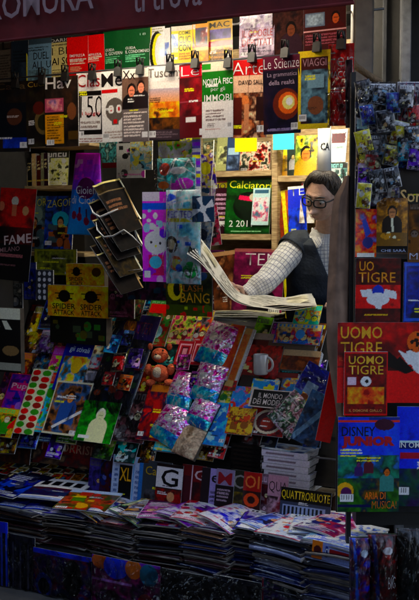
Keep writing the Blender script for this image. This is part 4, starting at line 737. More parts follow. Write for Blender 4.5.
for i, (bx, rl, lab) in enumerate((((208, 330, 240, 372), -12, 'large crinkled magenta sweet bag under the newspapers'), ((200, 371, 230, 408), -8, 'crinkled pink sweet bag in the middle of the right sweet bags'), ((176, 378, 202, 414), -6, 'crinkled pink sweet bag below the two red cards'), ((196, 406, 222, 434), -14, 'crinkled magenta sweet bag at the foot of the right row'), ((162, 412, 196, 450), -20, 'lowest crinkled sweet bag left of the pale sack'))):
    slope('sweet_bag', 'sweets', lab, bx, [('n', 0, 0, 1, .7, ['#701850', '#b03c80', '#d890b8', '#501038', '#f0c8dc'], 7), ('n', 0, .68, 1, 1, ['#104878', '#2878a8', '#90b8c8'], 5), ('e', .4, .4, .14, .1, '#f0d8e4'), ('z', 10, '#f8e0ec')], k=5 + i % 2, roll=rl, pillow=.035, mat='foil', thick=.012, body='dark_plastic', group=CP)
slope(T_, 'toy', 'light blue toy pack on which the lowest sweet bag leans', (166, 400, 190, 456), mixed(['#1c607c', '#3c98b0', '#a08828', '#284050'], 12, .12), k=3)
slope('comic_book', 'comic', 'tall orange book leaning right of the magenta sweet bag', (229, 332, 243, 386), [('f', '#a04828'), ('n', 0, 0, 1, 1, ['#a84c28', '#803818', '#b86840'], 3), ('r', .0, .93, 1, 1, '#c0b090')], k=6, roll=-6, thick=.012)
slope('comic_book', 'comic', 'tall salmon book with a pale edge beside the orange one', (237, 334, 251, 392), [('f', '#b07858'), ('r', .82, 0, 1, 1, '#b8ac98'), ('n', 0, .1, .8, .9, ['#a86448', '#8c4c30'], 3)], k=4, roll=-6, thick=.012)
# red gift box with mug
slope('gift_box', 'box', 'red and dark gift box with a printed plant, behind the cream mug', (248, 350, 284, 382), [('n', 0, 0, 1, 1, ['#4c1010', '#701c18', '#201010'], 5), ('b', 0, .1, .6, .9, ['#8c2c1c', '#b08868', '#300c0c'], 12, .08)], k=2, thick=.05, body='matte_box', back='carton')
slope('book', 'book', 'dark book with a red band under the cream mug', (245, 376, 300, 394), [('f', '#140c0c'), ('r', 0, 0, 1, .3, '#501010'), ('e', .65, .5, .05, .14, '#907868')], k=2, thick=.02)
slope('book', 'book', 'wide brown box of books right of the cream mug', (280, 354, 322, 374), [('f', '#583018'), ('n', 0, 0, 1, 1, ['#583018', '#381c0c', '#684028'], 4), ('r', 0, 0, 1, .3, '#7c6c58')], k=1, thick=.03)
slope('magazine', 'magazine', 'pale magazine lying edge on above the red gift box', (252, 338, 318, 352), [('f', '#484038'), ('r', 0, 0, 1, .45, '#787068'), ('r', 0, .5, .3, 1, '#401818')], k=0, thick=.02)
slope('magazine', 'magazine', 'blue and yellow childrens magazine below the newspaper right end', (296, 308, 322, 336), mixed(['#18506c', '#b08818', '#207868', '#a83c18', '#d0b040'], 18, .1), k=0)
slope('magazine', 'magazine', 'magazine with blue title and red faces left of the brown cloth', (278, 328, 324, 348), mixed(['#183c6c', '#802c20', '#988060', '#203040'], 22, .05), k=1)
mini = [((222, 392, 242, 412), ['#385c28', '#a08c30', '#1c4c2c', '#b0a078'], 'small green comic with a yellow bird shape on the display'),
        ((236, 392, 258, 424), ['#1c4c84', '#2c68a0', '#a83828', '#d09030'], 'small blue comic with a striped red balloon'),
        ((258, 386, 284, 400), ['#1c487c', '#2c6c98', '#b09838'], 'flat blue comic above the black lettered sign'),
        ((284, 384, 324, 410), ['#50301c', '#24506c', '#a07830', '#782418'], 'childrens comic in browns and blues right of the black sign'),
        ((212, 408, 234, 450), ['#1c4c80', '#3878a8', '#205078', '#7898a8'], 'plain light blue booklet left of the brown game box'),
        ((234, 414, 260, 440), ['#60401c', '#a07830', '#2c1c10', '#904020'], 'square brown game box with a yellow title'),
        ((256, 410, 290, 440), ['#280c0c', '#501818', '#782820', '#180c0c'], 'dark red box with a round white emblem below the black sign'),
        ((226, 386, 242, 396), ['#602018', '#902828', '#502c20'], 'narrow red strip of stickers above the blue comic')]
for i, (bx, c, lab) in enumerate(mini):
    slope('comic_book', 'comic', lab, bx, [('n', 0, 0, 1, 1, c, 5), ('b', .1, .2, .9, .9, c, 10, .14)] + ([('e', .5, .55, .42, .4, '#908478'), ('e', .5, .55, .34, .32, '#381010'), ('e', .5, .6, .2, .2, '#602818')] if i == 6 else []), [('PIZZA', .15, .1, .85, .3, '#c8a030')] if i == 5 else [], k=3 + i % 3, thick=.008)
slope('sign', 'sign', 'black sign with two rows of tall white letters on the display', (258, 398, 297, 416), [('f', '#080808'), ('k', 0, 0, 1, 1, '#88807c', .045)], [('IL MONDO', .2, .2, .8, .48, '#b8b0ac'), ('DEI MODELLI', .1, .54, .9, .84, '#b8b0ac')], k=8, thick=.004)
slope('toy_pack', 'toy', 'silvery red wrapped pack leaning left of the blue folder', (282, 404, 316, 440), [('n', 0, 0, 1, 1, ['#501024', '#988088', '#241014', '#285038', '#c8b8bc'], 8), ('z', 12, '#c8c0c0')], k=8, roll=-38, film=.02, pillow=.015)
slope('pale_sack', 'sack', 'pale beige paper sack below the sweet bags', (184, 432, 208, 462), [('n', 0, 0, 1, 1, ['#685c50', '#847668', '#504438'], 4)], k=5, roll=-14, pillow=.03, mat='matte', thick=.02, body='matte_box', back='carton')
# filler cards low on the board
for i, (bx, c, lab) in enumerate((((-14, 440, 30, 462), ['#241410', '#3c2418', '#181010'], 'dim brown magazines edge at the far lower left of the display'), ((34, 441, 96, 466), ['#38241c', '#501818', '#282020', '#605040'], 'dim wide magazine with red letter blocks under the display'), ((96, 436, 118, 470), ['#181014', '#28182c', '#100c0c'], 'dark upright comic left of the white XL magazine'))):
    put('magazine', lab, 'magazine', front(.24, 14, .6), bx, [('n', 0, 0, 1, 1, c, 5)] + ([('r', .1, .1, .3, .4, '#601818'), ('r', .36, .1, .5, .4, '#c0b0a0'), ('r', .58, .1, .7, .4, '#801c1c')] if i == 1 else []), [('TV SORRISI', .08, .1, .92, .45, '#8c6c58')] if i == 1 else [], thick=.006)

# ---- upright magazines behind the piles
SR = 'upright magazines behind the newspaper piles'
def stand(label, bx, ops, texts, k=0, **kw): return put('magazine', label, 'magazine', STANDROW, bx, list(ops) + [('x', 1.35)], texts, off=.006 * k, group=SR, thick=.004, **kw)
stand('narrow dark magazine with violet faces at the left of the XL magazine', (88, 458, 104, 506), [('n', 0, 0, 1, 1, ['#1c1834', '#383060', '#100c18'], 5), ('c', ['#1c1834', '#383060', '#100c18'])], [], 0)
stand('narrow red and blue magazine touching the white XL one', (100, 456, 118, 510), [('n', 0, 0, 1, 1, ['#141c40', '#301018', '#0c0c14', '#28346c'], 5), ('c', ['#141c40', '#301018', '#0c0c14', '#28346c'])], [], 1)
stand('white framed magazine with yellow XL letters', (113, 456, 146, 516), [('f', '#7c8498'), ('r', .22, .16, .6, 1, '#0c0c10'), ('r', .62, .14, .66, .9, '#5878a0'), ('l', .06, .2, .18, .9, '#30405c', 8), ('l', .7, .2, .92, .9, '#384868', 8)], [('XL', .24, .2, .58, .42, '#d08c10')], 2)
stand('grey magazine with a small yellow title beside the XL one', (140, 461, 172, 518), [('f', '#303438'), ('r', 0, 0, .12, 1, '#38587c'), ('n', .2, .5, 1, 1, ['#1c1c20', '#3c3c40', '#181014'], 5)], [('Casa', .2, .1, .8, .25, '#988018')], 3)
stand('magazine with a big black G on white above a red picture', (158, 464, 184, 518), [('f', '#1c1414'), ('r', 0, .06, 1, .44, '#a8a0a4'), ('n', 0, .46, 1, 1, ['#1c0c0c', '#6c1c1c', '#301c18'], 5), ('e', .6, .6, .14, .09, '#907058')], [('G', .2, .09, .85, .41, '#100c10')], 4)
stand('red magazine with a white G and a dark figure', (182, 465, 206, 520), [('f', '#50101c'), ('r', .42, 0, .46, 1, '#98888c'), ('r', 0, .2, .4, .7, '#38101c'), ('n', .5, .3, 1, 1, ['#400c14', '#1c1014', '#601c20'], 5)], [('G', .55, .08, 1, .26, '#b8a0a4')], 3)
stand('pale magazine with a round e on its spine', (203, 468, 222, 522), [('f', '#20181c'), ('r', .45, 0, .98, 1, '#746c88'), ('l', .5, .4, .92, .95, '#302c3c', 7)], [('e', .52, .12, .92, .26, '#181420')], 4)
stand('magazine with a red M over black and orange', (218, 469, 236, 523), [('f', '#181014'), ('r', 0, .0, 1, .3, '#686070'), ('r', 0, .7, 1, .8, '#a0481c'), ('l', .1, .35, .9, .6, '#80747c', 4)], [('M', .12, .06, .88, .28, '#801420')], 5)
stand('olive magazine with a large round O', (233, 470, 250, 524), [('f', '#24241c'), ('n', 0, .4, 1, 1, ['#201c14', '#504818', '#703c10'], 5)], [('O', .1, .08, .95, .34, '#787470')], 4)
stand('magazine with glowing red OI letters and orange ring', (245, 472, 263, 525), [('f', '#281010'), ('r', 0, 0, 1, .35, '#701410'), ('e', .5, .52, .42, .13, '#d04c10'), ('e', .5, .52, .22, .07, '#281010'), ('r', 0, .7, 1, 1, '#485c60')], [('OI', .1, .06, .9, .3, '#e06428')], 5)
stand('dim red magazine right of the orange ring', (260, 474, 276, 525), [('n', 0, 0, 1, 1, ['#401018', '#281420', '#605058'], 5), ('c', ['#401018', '#281420', '#605058'])], [], 3)
stand('pale pink magazine with dark letters QUA', (270, 475, 290, 527), [('f', '#806870'), ('n', 0, .4, 1, 1, ['#501c24', '#806c74', '#281418'], 6)], [('QUA', .06, .12, .96, .34, '#1c1014')], 5)
stand('car magazine in two strips with yellow title QUATTRORUOTE', (284, 489, 334, 530), [('f', '#343844'), ('r', 0, 0, 1, .34, '#100c08'), ('r', .05, .42, .9, .8, '#70788c')] + [('r', .08 + .08 * i, .44, .12 + .08 * i, .76, '#14181c') for i in range(10)], [('QUATTRORUOTE', .02, .06, .98, .3, '#d8a410')], 8)

# ---- two piles of books
def book_pile(px0, px1, ytop, ybot, v, n, side, top, labels, dvd):
    u0, u1 = at_u(px0, v), at_u(px1, v); zt = front(v).hit(px0, ytop).z; zb2 = front(v).hit(px0, ybot).z; th = (zt - zb2) / n
    for i in range(n):
        z0 = zb2 + i * th; j = (random.Random(i + px0).uniform(-.006, .006)); c = uvz((u0 + u1) / 2 + j, v + dvd / 2, z0)
        e = empty('book', c, labels[min(n - 1 - i, len(labels) - 1)], 'book', 'pile of paperback books' if side == 'w' else 'pile of dark boxed sets')
        hu, hv = (u1 - u0) / 2, dvd / 2
        box('pages', c + Z * th * .5, U * (hu - .002), V * (hv - .003), Z * (th * .5 - .0022), 'pages', e)
        art = Art(30, 34, 500 + i).run(top); A = [c + U * a * hu + V * b * hv + Z * (th - .0004) for a, b in ((-1, 1), (1, 1), (-1, -1), (1, -1))]
        me, _ = sheet_mesh('cover', A, art, [], e.location, lambda s, t: .002 * np.cos(3 * s)); link('cover', me, e, 'gloss')
        sc = '#b4acc4' if side == 'w' else '#14100f'
        art = Art(40, 5, 600 + i).run([('f', sc), ('r', .1, .3, .7, .6, '#604c54' if side == 'w' else '#2c2420')])
        B = [c + U * a * hu - V * (hv + .0005) + Z * zz for a, zz in ((-1, th - .0005), (1, th - .0005), (-1, .0008), (1, .0008))]
        me, _ = sheet_mesh('spine', B, art, [], e.location, lambda s, t: .0015 + 0 * s); link('spine', me, e, 'matte')
        box('cover_bottom', c + Z * .0012, U * hu, V * hv, Z * .001, 'dark_plastic', e)
ords = ['topmost', 'second', 'third', 'fourth', 'fifth', 'sixth', 'seventh', 'eighth', 'ninth', 'tenth']
book_pile(264, 311, 449, 489, .20, 6, 'w', [('n', 0, 0, 1, 1, ['#6878a0', '#c8d0e0', '#38405c', '#a0acc8'], 4), ('c', ['#6878a0', '#c8d0e0', '#38405c', '#a0acc8'])], [o + ' pale paperback from the top in the white book pile' for o in ords], .17)
book_pile(231, 262, 443, 477, .20, 8, 'd', [('f', '#141010')], [o + ' from the top in the pile of flat black boxes' for o in ords], .13)
zpl = front(.2).hit(268, 489).z; zpl2 = front(.2).hit(231, 477).z
ubox('ledge', at_u(226, .2), at_u(264.5, .2), .185, .34, zpl2 - .016, zpl2 - .0015, 'wood', kiosk, .002); ubox('ledge', at_u(265, .2), at_u(330, .2), .185, .34, zpl - .016, zpl - .0015, 'wood', kiosk, .002)
# red and blue folders right of the pile
put('folder', 'long glossy red folder slanting behind the rack of comics', 'folder', facing(3.72, 5, .8), (322, 372, 337, 442), [('f', '#c01c10'), ('n', 0, 0, 1, 1, ['#b81c10', '#e03820', '#901008'], 3)], [], roll=-12, off=.01, thick=.004)
put('folder', 'grey blue plastic folder with pale edge right of the book pile', 'folder', facing(3.80, 5, .8), (300, 392, 328, 446), [('f', '#283850'), ('n', 0, 0, 1, 1, ['#283c54', '#405c78', '#18202c'], 4), ('d', [(.0, .9), (.9, .0), (1, .1), (.1, 1)], '#8098b0')], [], roll=-24, film=.01, thick=.004)
put('folder', 'deep blue plastic sheet leaning left of the brown cloth', 'folder', facing(3.90, 12, .9), (300, 366, 330, 396), [('f', '#141850'), ('n', 0, 0, 1, 1, ['#141850', '#20307c', '#0c1030'], 4), ('d', [(.3, .6), (.7, .6), (.7, 1), (.3, 1)], '#90a0c8')], [], roll=-30, film=.01, thick=.004)

# ---- the rack on the right
def pan(name, cat, label, bx, ops, texts=(), k=0, roll=0, **kw):
    kw.setdefault('thick', .008); return put(name, label, cat, PANEL, bx, list(ops) + [('x', 1.35)], texts, off=.006 * k, roll=roll, **kw)
crk = lambda c, n=14: [('n', 0, 0, 1, 1, [c[0], c[1], c[0], c[3]], 5), ('c', c), ('b', .05, .05, .95, .95, c, n, .1), ('z', n + 8, c[-1])]
pan('wrapped_toy', 'toy', 'dark toy in crumpled clear film at the top of the rack', (355, 84, 395, 134), crk(['#060608', '#101018', '#8c90a8', '#0a0a0c', '#283048', '#c8ccd8']) + [('e', .25, .6, .15, .12, '#485080'), ('r', .05, .72, .3, .9, '#7c94b8')], film=.03, k=1, pillow=.01)
pan('wrapped_toy', 'toy', 'toy in film with red and white label at the top right of the rack', (397, 82, 430, 140), crk(['#060608', '#20183c', '#0c0810', '#b0b4d0', '#901828'], 6) + [('r', .3, .55, .75, .72, '#b0a8a8'), ('r', .3, .78, 1, .95, '#901828'), ('r', .35, .82, .9, .88, '#c0b0b0')], film=.03, k=1)
pan('wrapped_toy', 'toy', 'golden brown crumpled toy pack under the dark wrapped toy', (356, 134, 396, 166), crk(['#0c0804', '#5c3c10', '#a87c28', '#080604', '#c8a050'], 16), film=.03, k=2, pillow=.012)
pan('wrapped_toy', 'toy', 'blue glossy pack right of the golden brown one', (396, 142, 430, 168), crk(['#081038', '#1830a0', '#08081c', '#3860c8'], 5), film=.02, k=2)
pan('wrapped_toy', 'toy', 'black pack with white flower strokes in the middle of the rack', (355, 166, 399, 206), crk(['#08080c', '#141428', '#0c0c14', '#403c60'], 4) + [('d', [(.55, .3), (.62, .3), (.5, .9), (.42, .9)], '#b0b4d0'), ('d', [(.75, .4), (.85, .35), (.8, .8), (.72, .8)], '#c0c4dc'), ('e', .55, .9, .14, .06, '#9098c0'), ('e', .2, .7, .1, .3, '#585080')], film=.025, k=1, pillow=.008)
pan('magazine', 'magazine', 'black magazine lettered Sor at the right edge of the rack', (398, 168, 440, 204), [('f', '#08080a')], [('Sor', .05, .6, .55, .95, '#b89860')], k=1)
pan('film_disc', 'disc', 'orange and red film disc with a blue acrobat figure', (355, 209, 376, 257), [('n', 0, 0, 1, 1, ['#b03414', '#d86820', '#701410', '#484c70'], 5), ('d', [(.3, .25), (.5, .2), (.75, .5), (.5, .6)], '#303c70'), ('e', .6, .7, .25, .12, '#282c54'), ('r', .1, .92, .9, 1, '#a09890')], k=1)
pan('film_disc', 'disc', 'golden film disc with a person in a dark suit', (376, 198, 407, 246), [('n', 0, 0, 1, 1, ['#5c4414', '#806020', '#4a3410'], 4), ('p', .5, .3, .28, '#806048', '#14100c', '#140f0c'), ('d', [(.47, .42), (.53, .42), (.56, .7), (.48, .7)], '#a89c88'), ('r', 0, .72, 1, 1, '#54400f'), ('b', .1, .72, .9, .88, ['#b0a488', '#7c6028'], 8, .07)], k=2)
pan('film_disc', 'disc', 'brown film disc cropped at the right edge of the rack', (408, 198, 440, 262), [('n', 0, 0, 1, 1, ['#30200f', '#503818', '#201408'], 4), ('c', ['#30200f', '#503818', '#201408'])], [('MI', .05, .86, .4, .96, '#a0a4b8')], k=1)
pan('strip_card', 'card', 'black card with small white lettering under the golden disc', (374, 246, 407, 259), [('f', '#0a090b'), ('r', 0, .5, 1, .6, '#382c24')], [('CHE SARÀ', .2, .2, .95, .45, '#9098b0')], k=1)
def burst(cx, cy, rx, ry, c): return [('e', cx, cy, rx, ry, c)]
pan('film_disc', 'disc', 'upper boxed UOMO TIGRE disc above the big red poster', (355, 258, 400, 322), [('n', 0, 0, 1, 1, ['#280808', '#400c0c', '#180808'], 4), ('n', 0, .42, 1, .78, ['#701410', '#a02818', '#501010'], 5), ('e', .5, .52, .13, .1, '#283878'), ('e', .5, .64, .25, .1, '#c8ccd8'), ('d', [(.1, .5), (.35, .48), (.4, .6), (.15, .6)], '#b8c0d8'), ('d', [(.65, .48), (.9, .52), (.92, .64), (.6, .6)], '#b8c0d8'), ('d', [(.42, .66), (.6, .66), (.58, .8), (.45, .78)], '#b8c0d8'), ('l', .2, .86, .8, .9, '#b08838', 1)], [('UO', .08, .05, .4, .2, '#e07c14'), ('TIGRE', .06, .22, .88, .38, '#e07c14')], k=2)
pan('comic_book', 'comic', 'blue comic right of the upper UOMO TIGRE disc', (403, 262, 440, 322), [('n', 0, 0, 1, 1, ['#0c1840', '#142860', '#0c1024'], 4), ('k', .02, .02, .98, .98, '#2c4880', .04)], k=1)
pan('poster', 'poster', 'big red UOMO TIGRE poster with a jagged white shape', (336.5, 322, 440, 402), [('n', 0, 0, 1, .55, ['#58080a', '#7c0e0e', '#440608'], 3), ('r', 0, .56, 1, 1, '#a81c10'), ('d', [(.36, .58), (.56, .5), (1, .72), (1, .78)], '#30100c'), ('n', .36, .6, .8, .98, ['#b02010', '#901408', '#c82c14'], 4), ('d', [(.58, .34), (.72, .42), (.78, .54), (.68, .52)], WH), ('d', [(.66, .36), (.8, .3), (.84, .52), (.74, .6)], WH), ('d', [(.72, .5), (.84, .46), (.82, .66), (.76, .62)], WH), ('e', .76, .24, .09, .13, '#a85418'), ('b', .7, .12, .84, .34, ['#201008', '#c87018', '#201008'], 14, .02), ('d', [(.38, .5), (.5, .36), (.62, .5), (.52, .56)], '#0c0606'), ('d', [(.5, .55), (.6, .42), (.74, .6), (.66, .64)], '#0c0606')], [('UOMO', .03, .05, .43, .2, '#ec8c1c'), ('TIGRE', .03, .24, .43, .4, '#ec8c1c'), ('IL DEMONE GIALLO', .02, .43, .46, .475, '#d8501c')], k=3, thick=.003)
pan('film_disc', 'disc', 'boxed UOMO TIGRE disc fixed over the big red poster', (343, 351, 386, 414), [('n', 0, 0, 1, 1, ['#3c0808', '#580c08', '#280606'], 4), ('k', 0, 0, 1, 1, '#882018', .025), ('n', .08, .55, .92, .82, ['#a83c14', '#e07030', '#60180c'], 5), ('r', .08, .4, .28, .52, '#a08890'), ('e', .5, .46, .12, .08, '#c8c8cc'), ('e', .52, .46, .04, .03, '#101010')], [('UOMO', .1, .06, .9, .19, '#f09828'), ('TIGRE', .1, .21, .9, .35, '#f09828'), ('IL DEMONE GIALLO', .12, .9, .88, .94, '#d08848')], k=5, thick=.014)
pan('magazine', 'magazine', 'blue childrens magazine lettered DISNEY JUNIOR and ARIA DI MUSICA', (337, 416, 398, 510), [('n', 0, 0, 1, .42, ['#1c3888', '#2848a8', '#182c70'], 3), ('n', 0, .4, 1, .66, ['#183c50', '#245848', '#123028', '#304c78'], 5), ('n', 0, .64, 1, 1, ['#183818', '#28481c', '#0c1c28', '#50401c'], 5), ('r', 0, .03, 1, .055, '#a84018'), ('r', .5, .0, 1, .03, '#202c60'), ('e', .12, .78, .14, .09, '#b87818'), ('e', .14, .8, .09, .06, '#402040'), ('p', .8, .58, .1, '#80502c', '#180c08', '#385c58'), ('p', .5, .45, .07, '#683c34', '#501810', '#401c28'), ('p', .34, .5, .06, '#503050', '#281030', '#302048'), ('r', 0, .92, .55, .95, '#181838'), ('e', .75, .08, .16, .06, '#300c24')], [('DISNEY', .06, .1, .6, .2, '#08081c'), ('JUNIOR', .06, .2, .92, .33, '#981420', 0, .06), ('ARIA DI', .44, .79, .78, .865, '#e06018'), ('MUSICA!', .56, .885, .96, .965, '#e06018')], k=4, thick=.006)
pan('magazine', 'magazine', 'blue magazine lettered IN at the right edge, lower part of the rack', (396, 406, 445, 505), [('n', 0, 0, 1, 1, ['#1c3080', '#2440a0', '#142058'], 3), ('r', 0, .34, 1, .42, '#14204c'), ('r', .02, .34, .9, .36, '#8898b8'), ('r', .06, .46, .8, .52, '#701c30'), ('n', 0, .62, 1, 1, ['#0c1838', '#183428', '#201430'], 5)], [('IN OMAGGIO', .04, .355, .95, .41, '#c0cce0')], k=3, thick=.006)
# foil bags low right
for i, (bx, c, tx, lab) in enumerate((((350, 538, 372, 606), ['#100820', '#30184c', '#581020', '#1c2c8c'], [], 'dark red and blue wrapped toy at the bottom right'), ((368, 534, 398, 606), ['#240808', '#48100c', '#180810', '#701818'], [('BIG', .6, .55, .85, .72, WH)], 'dark red wrapped bottle shaped toy with a white label'), ((396, 528, 430, 606), ['#040404', '#0c100c', '#101c10'], [], 'black wrapped toy at the bottom right corner'))):
    put('wrapped_toy', lab, 'toy', facing(3.25, 4, .4), bx, [('n', 0, 0, 1, 1, c, 5), ('d', [(.1, 0), (.22, 0), (.36, 1), (.24, 1)], ['#4068e0', '#182c60', '#0c1418'][i]), ('e', .6, .2, .16, .05, ['#a0a8c8', '#b0b0b8', '#101010'][i])], tx, pillow=.035, off=.01 * i, thick=.02, body='dark_plastic', film=.012)

# ---- many small packs filling the slanting display between the larger ones
FG = 'small packs tucked between larger ones on the slanting display'
kinds = [('toy_pack', 'toy pack', 'toy'), ('toy_card', 'toy card', 'toy'), ('comic_book', 'comic', 'comic'), ('sweet_bag', 'sweet bag', 'sweets')]
tints = {'crimson': ['#a01420', '#40080c', '#d8a080', '#181010'], 'orange': ['#d86818', '#602408', '#f0c060', '#201008'], 'lime': ['#70a820', '#20400c', '#d8e080', '#101808'], 'sky blue': ['#3088c0', '#0c2c50', '#b0d8e8', '#101018'], 'magenta': ['#b02880', '#400c30', '#f0a0d0', '#180810'], 'golden': ['#c89018', '#503408', '#f0e0a0', '#181008'], 'turquoise': ['#189890', '#083838', '#a0e0d0', '#081414'], 'violet': ['#6030a0', '#200c40', '#b890e0', '#0c0818'], 'navy': ['#142870', '#080c28', '#6080d0', '#040408'], 'scarlet': ['#d02810', '#500c04', '#f0b090', '#140804']}
spots = [(66, 322, 'under the dark carton panel'), (84, 324, 'under the dark carton panel'), (100, 334, 'beside the brightly dressed dolls'), (46, 366, 'above the berry pack'), (30, 346, 'beside the left display box'), (24, 366, 'beside the left display box'), (104, 374, 'left of the big black toy bag'), (110, 392, 'left of the big black toy bag'), (122, 352, 'on the big black toy bag'), (136, 346, 'on the big black toy bag'), (128, 370, 'on the big black toy bag'), (143, 366, 'on the big black toy bag'), (118, 386, 'on the big black toy bag'), (134, 390, 'on the big black toy bag'), (148, 386, 'between the black toy bag and the orange plush'), (136, 410, 'above the dark pack of cars'), (120, 430, 'right of the green fairy pack'), (144, 428, 'left of the dark red comic'), (100, 404, 'above the green fairy pack'), (74, 428, 'at the foot of the dark framed comic'), (186, 334, 'above the two red cards'), (206, 352, 'right of the two red cards'), (262, 338, 'below the newspapers'), (282, 344, 'below the newspapers'), (300, 342, 'below the newspapers'), (304, 378, 'near the brown box of books'), (290, 386, 'near the brown box of books'), (224, 424, 'among the small blue comics'), (246, 404, 'among the small blue comics'), (272, 430, 'below the black sign'), (256, 432, 'below the black sign'), (174, 352, 'beside the orange plush'), (148, 330, 'above the orange plush'), (12, 440, 'at the foot of the display on the left'), (34, 432, 'at the foot of the display on the left')]
spots += [(10, 318, 'on the dim shelf left of the grey blister card'), (28, 320, 'above the brown childrens magazine'), (40, 326, 'above the brown childrens magazine'), (56, 312, 'right under the yellow boxes'), (118, 312, 'left of the red and teal toy card'), (140, 300, 'under the hanging plum pack'), (154, 298, 'under the hanging plum pack'), (122, 300, 'under the drooping magazines'), (110, 322, 'under the drooping magazines'), (92, 346, 'right of the orange comic'), (98, 362, 'right of the orange comic'), (84, 372, 'right of the orange comic'), (58, 372, 'left of the orange comic'), (62, 390, 'left of the orange comic'), (24, 396, 'over the purple comic edge'), (6, 402, 'over the purple comic edge'), (16, 424, 'over the purple comic edge'), (52, 426, 'at the foot of the berry pack'), (60, 440, 'at the foot of the berry pack'), (108, 444, 'at the foot of the fairy pack'), (132, 446, 'at the foot of the cars pack'), (150, 446, 'at the foot of the cars pack'), (162, 398, 'on the dark red comic'), (172, 408, 'on the dark red comic'), (204, 388, 'between the sweet bags'), (192, 370, 'between the sweet bags'), (214, 402, 'between the sweet bags'), (232, 404, 'beside the tall orange book'), (252, 398, 'beside the tall orange book'), (268, 386, 'under the mug'), (288, 398, 'under the mug'), (310, 360, 'by the brown cloth'), (316, 342, 'by the brown cloth'), (318, 376, 'by the brown cloth'), (306, 402, 'by the grey blue folder'), (316, 430, 'by the grey blue folder'), (222, 446, 'behind the flat black boxes'), (208, 446, 'behind the flat black boxes')]
rq = random.Random(31); tn = list(tints); usedl = {}
for i, (x, y, where) in enumerate(spots):
    kn, kl, kc = kinds[rq.randrange(4)]; used_ = usedl.setdefault(where, set()); t_ = rq.choice([q for q in tn if q not in used_]); used_.add(t_); top_ = where.startswith(('on the big', 'between the sweet')); w_, h_ = (rq.uniform(10, 14), rq.uniform(13, 19)) if top_ else (rq.uniform(15, 21), rq.uniform(26, 40)); cs_ = [[v * .7 for v in lin(q)] for q in tints[t_]]
    slope(kn, kc, f'small {t_} {kl} {where}', (x - w_ / 2, y - h_ / 2, x + w_ / 2, y + h_ / 2), [('n', 0, 0, 1, 1, cs_[:2] + cs_[3:], 3), ('c', cs_)], k=12 if top_ else (i % 4), roll=rq.uniform(-5, 5), film=.01 if i % 3 == 0 else 0, pillow=.012 if kn == 'sweet_bag' else 0, mat='foil' if kn == 'sweet_bag' else 'gloss', group=FG)
# ---- small clear packs crowding the top of the rack on the right
PKG = 'small clear packs hooked over each other on the upper rack'
pk_ = [(363, 92, 'silver'), (379, 96, 'white'), (391, 104, 'navy'), (404, 98, 'silver'), (414, 118, 'crimson'), (366, 116, 'navy'), (384, 122, 'silver'), (362, 142, 'golden'), (378, 148, 'white'), (390, 156, 'golden'), (402, 150, 'sky blue'), (414, 158, 'violet'), (364, 174, 'violet'), (376, 182, 'silver'), (391, 178, 'white'), (362, 196, 'golden'), (372, 161, 'crimson'), (398, 134, 'golden'), (410, 138, 'white')]
tints['silver'] = ['#101018', '#a8acc8', '#e8ecf8', '#040408']; tints['white'] = ['#0c0c10', '#d8d8e0', '#7088c0', '#201820']
rel = ['in the top left corner of the rack', 'second along the top of the rack', 'third along the top of the rack', 'near the top right corner of the rack', 'above the red lettered label', 'at the left under the top row', 'beside the black post end, under the top row', 'at the left of the golden brown toy', 'over the golden brown toy', 'right of the golden brown toy', 'over the blue glossy pack', 'at the right edge of the blue glossy pack', 'at the left of the black flower pack', 'over the black flower pack', 'right of the white flower strokes', 'just above the orange film disc', 'between the golden brown toy and the flower pack', 'between the top toys and the blue glossy pack', 'below the red lettered label']
for i, ((x, y, t_), rl_) in enumerate(zip(pk_, rel)):
    cs_ = tints[t_]; w_, h_ = rq.uniform(13, 18), rq.uniform(18, 26)
    pan('toy_pack', 'toy', f'small {t_} clear pack {rl_}', (x - w_ / 2, y - h_ / 2, x + w_ / 2, y + h_ / 2), [('f', cs_[0]), ('b', .05, .1, .95, .95, cs_, 12, .15), ('c', cs_)], k=4 + i % 4, roll=rq.uniform(-14, 14), film=.008, pillow=.008, group=PKG)

# ---- plush toy and mug
e = empty('plush_toy', SLOPE.hit(167, 392) + SLOPE.n * .03, 'orange plush fox with a pale belly sitting on the slanting display', 'toy', SL)
pc = lambda px, py, o=.075: SLOPE.hit(px, py) + SLOPE.n * o
def ellips(c, rx, ry, rz, seg=14, bump_=.06, seed=1):
    vs, fs = [], []
    for j in range(seg + 1):
        th = math.pi * j / seg
        for i in range(seg * 2):
            ph = math.pi * i / seg; d = Vector((math.sin(th) * math.cos(ph), math.sin(th) * math.sin(ph), math.cos(th)))
            k = 1 + bump_ * mnoise.noise(d * 5 + Vector((seed, 0, 0))); vs.append(c + U * d.x * rx * k - V * d.y * ry * k + Z * d.z * rz * k)
    for j in range(seg):
        for i in range(seg * 2): a = j * seg * 2 + i; b = j * seg * 2 + (i + 1) % (seg * 2); fs.append((a, a + seg * 2, b + seg * 2, b))
    return vs, fs
parts = [ellips(pc(167, 362), .040, .034, .034), ellips(pc(167, 380), .044, .036, .040, seed=2), ellips(pc(156, 376), .018, .018, .026, seed=3), ellips(pc(178, 376), .018, .018, .026, seed=4), ellips(pc(158, 389), .022, .022, .016, seed=5), ellips(pc(176, 389), .022, .022, .016, seed=6)]
pydata('body', *merge(parts), 'orange_plush', e)
for px in (157.5, 176.5):
    c = pc(px, 353.5); pydata('ear', *ellips(c, .013, .010, .017, 8), 'orange_plush', e)
pydata('belly', *ellips(pc(167, 381, .094), .026, .022, .027, seed=8), 'cream_plush', e)
pydata('muzzle', *ellips(pc(167, 366, .099), .018, .015, .012, seed=9), 'cream_plush', e)
for px in (161, 173): pydata('eye', *ellips(pc(px, 360, .106), .004, .004, .005, 8, 0), 'black_metal', e)
pydata('nose', *ellips(pc(167, 364.5, .114), .005, .004, .004, 8, 0), 'black_metal', e)
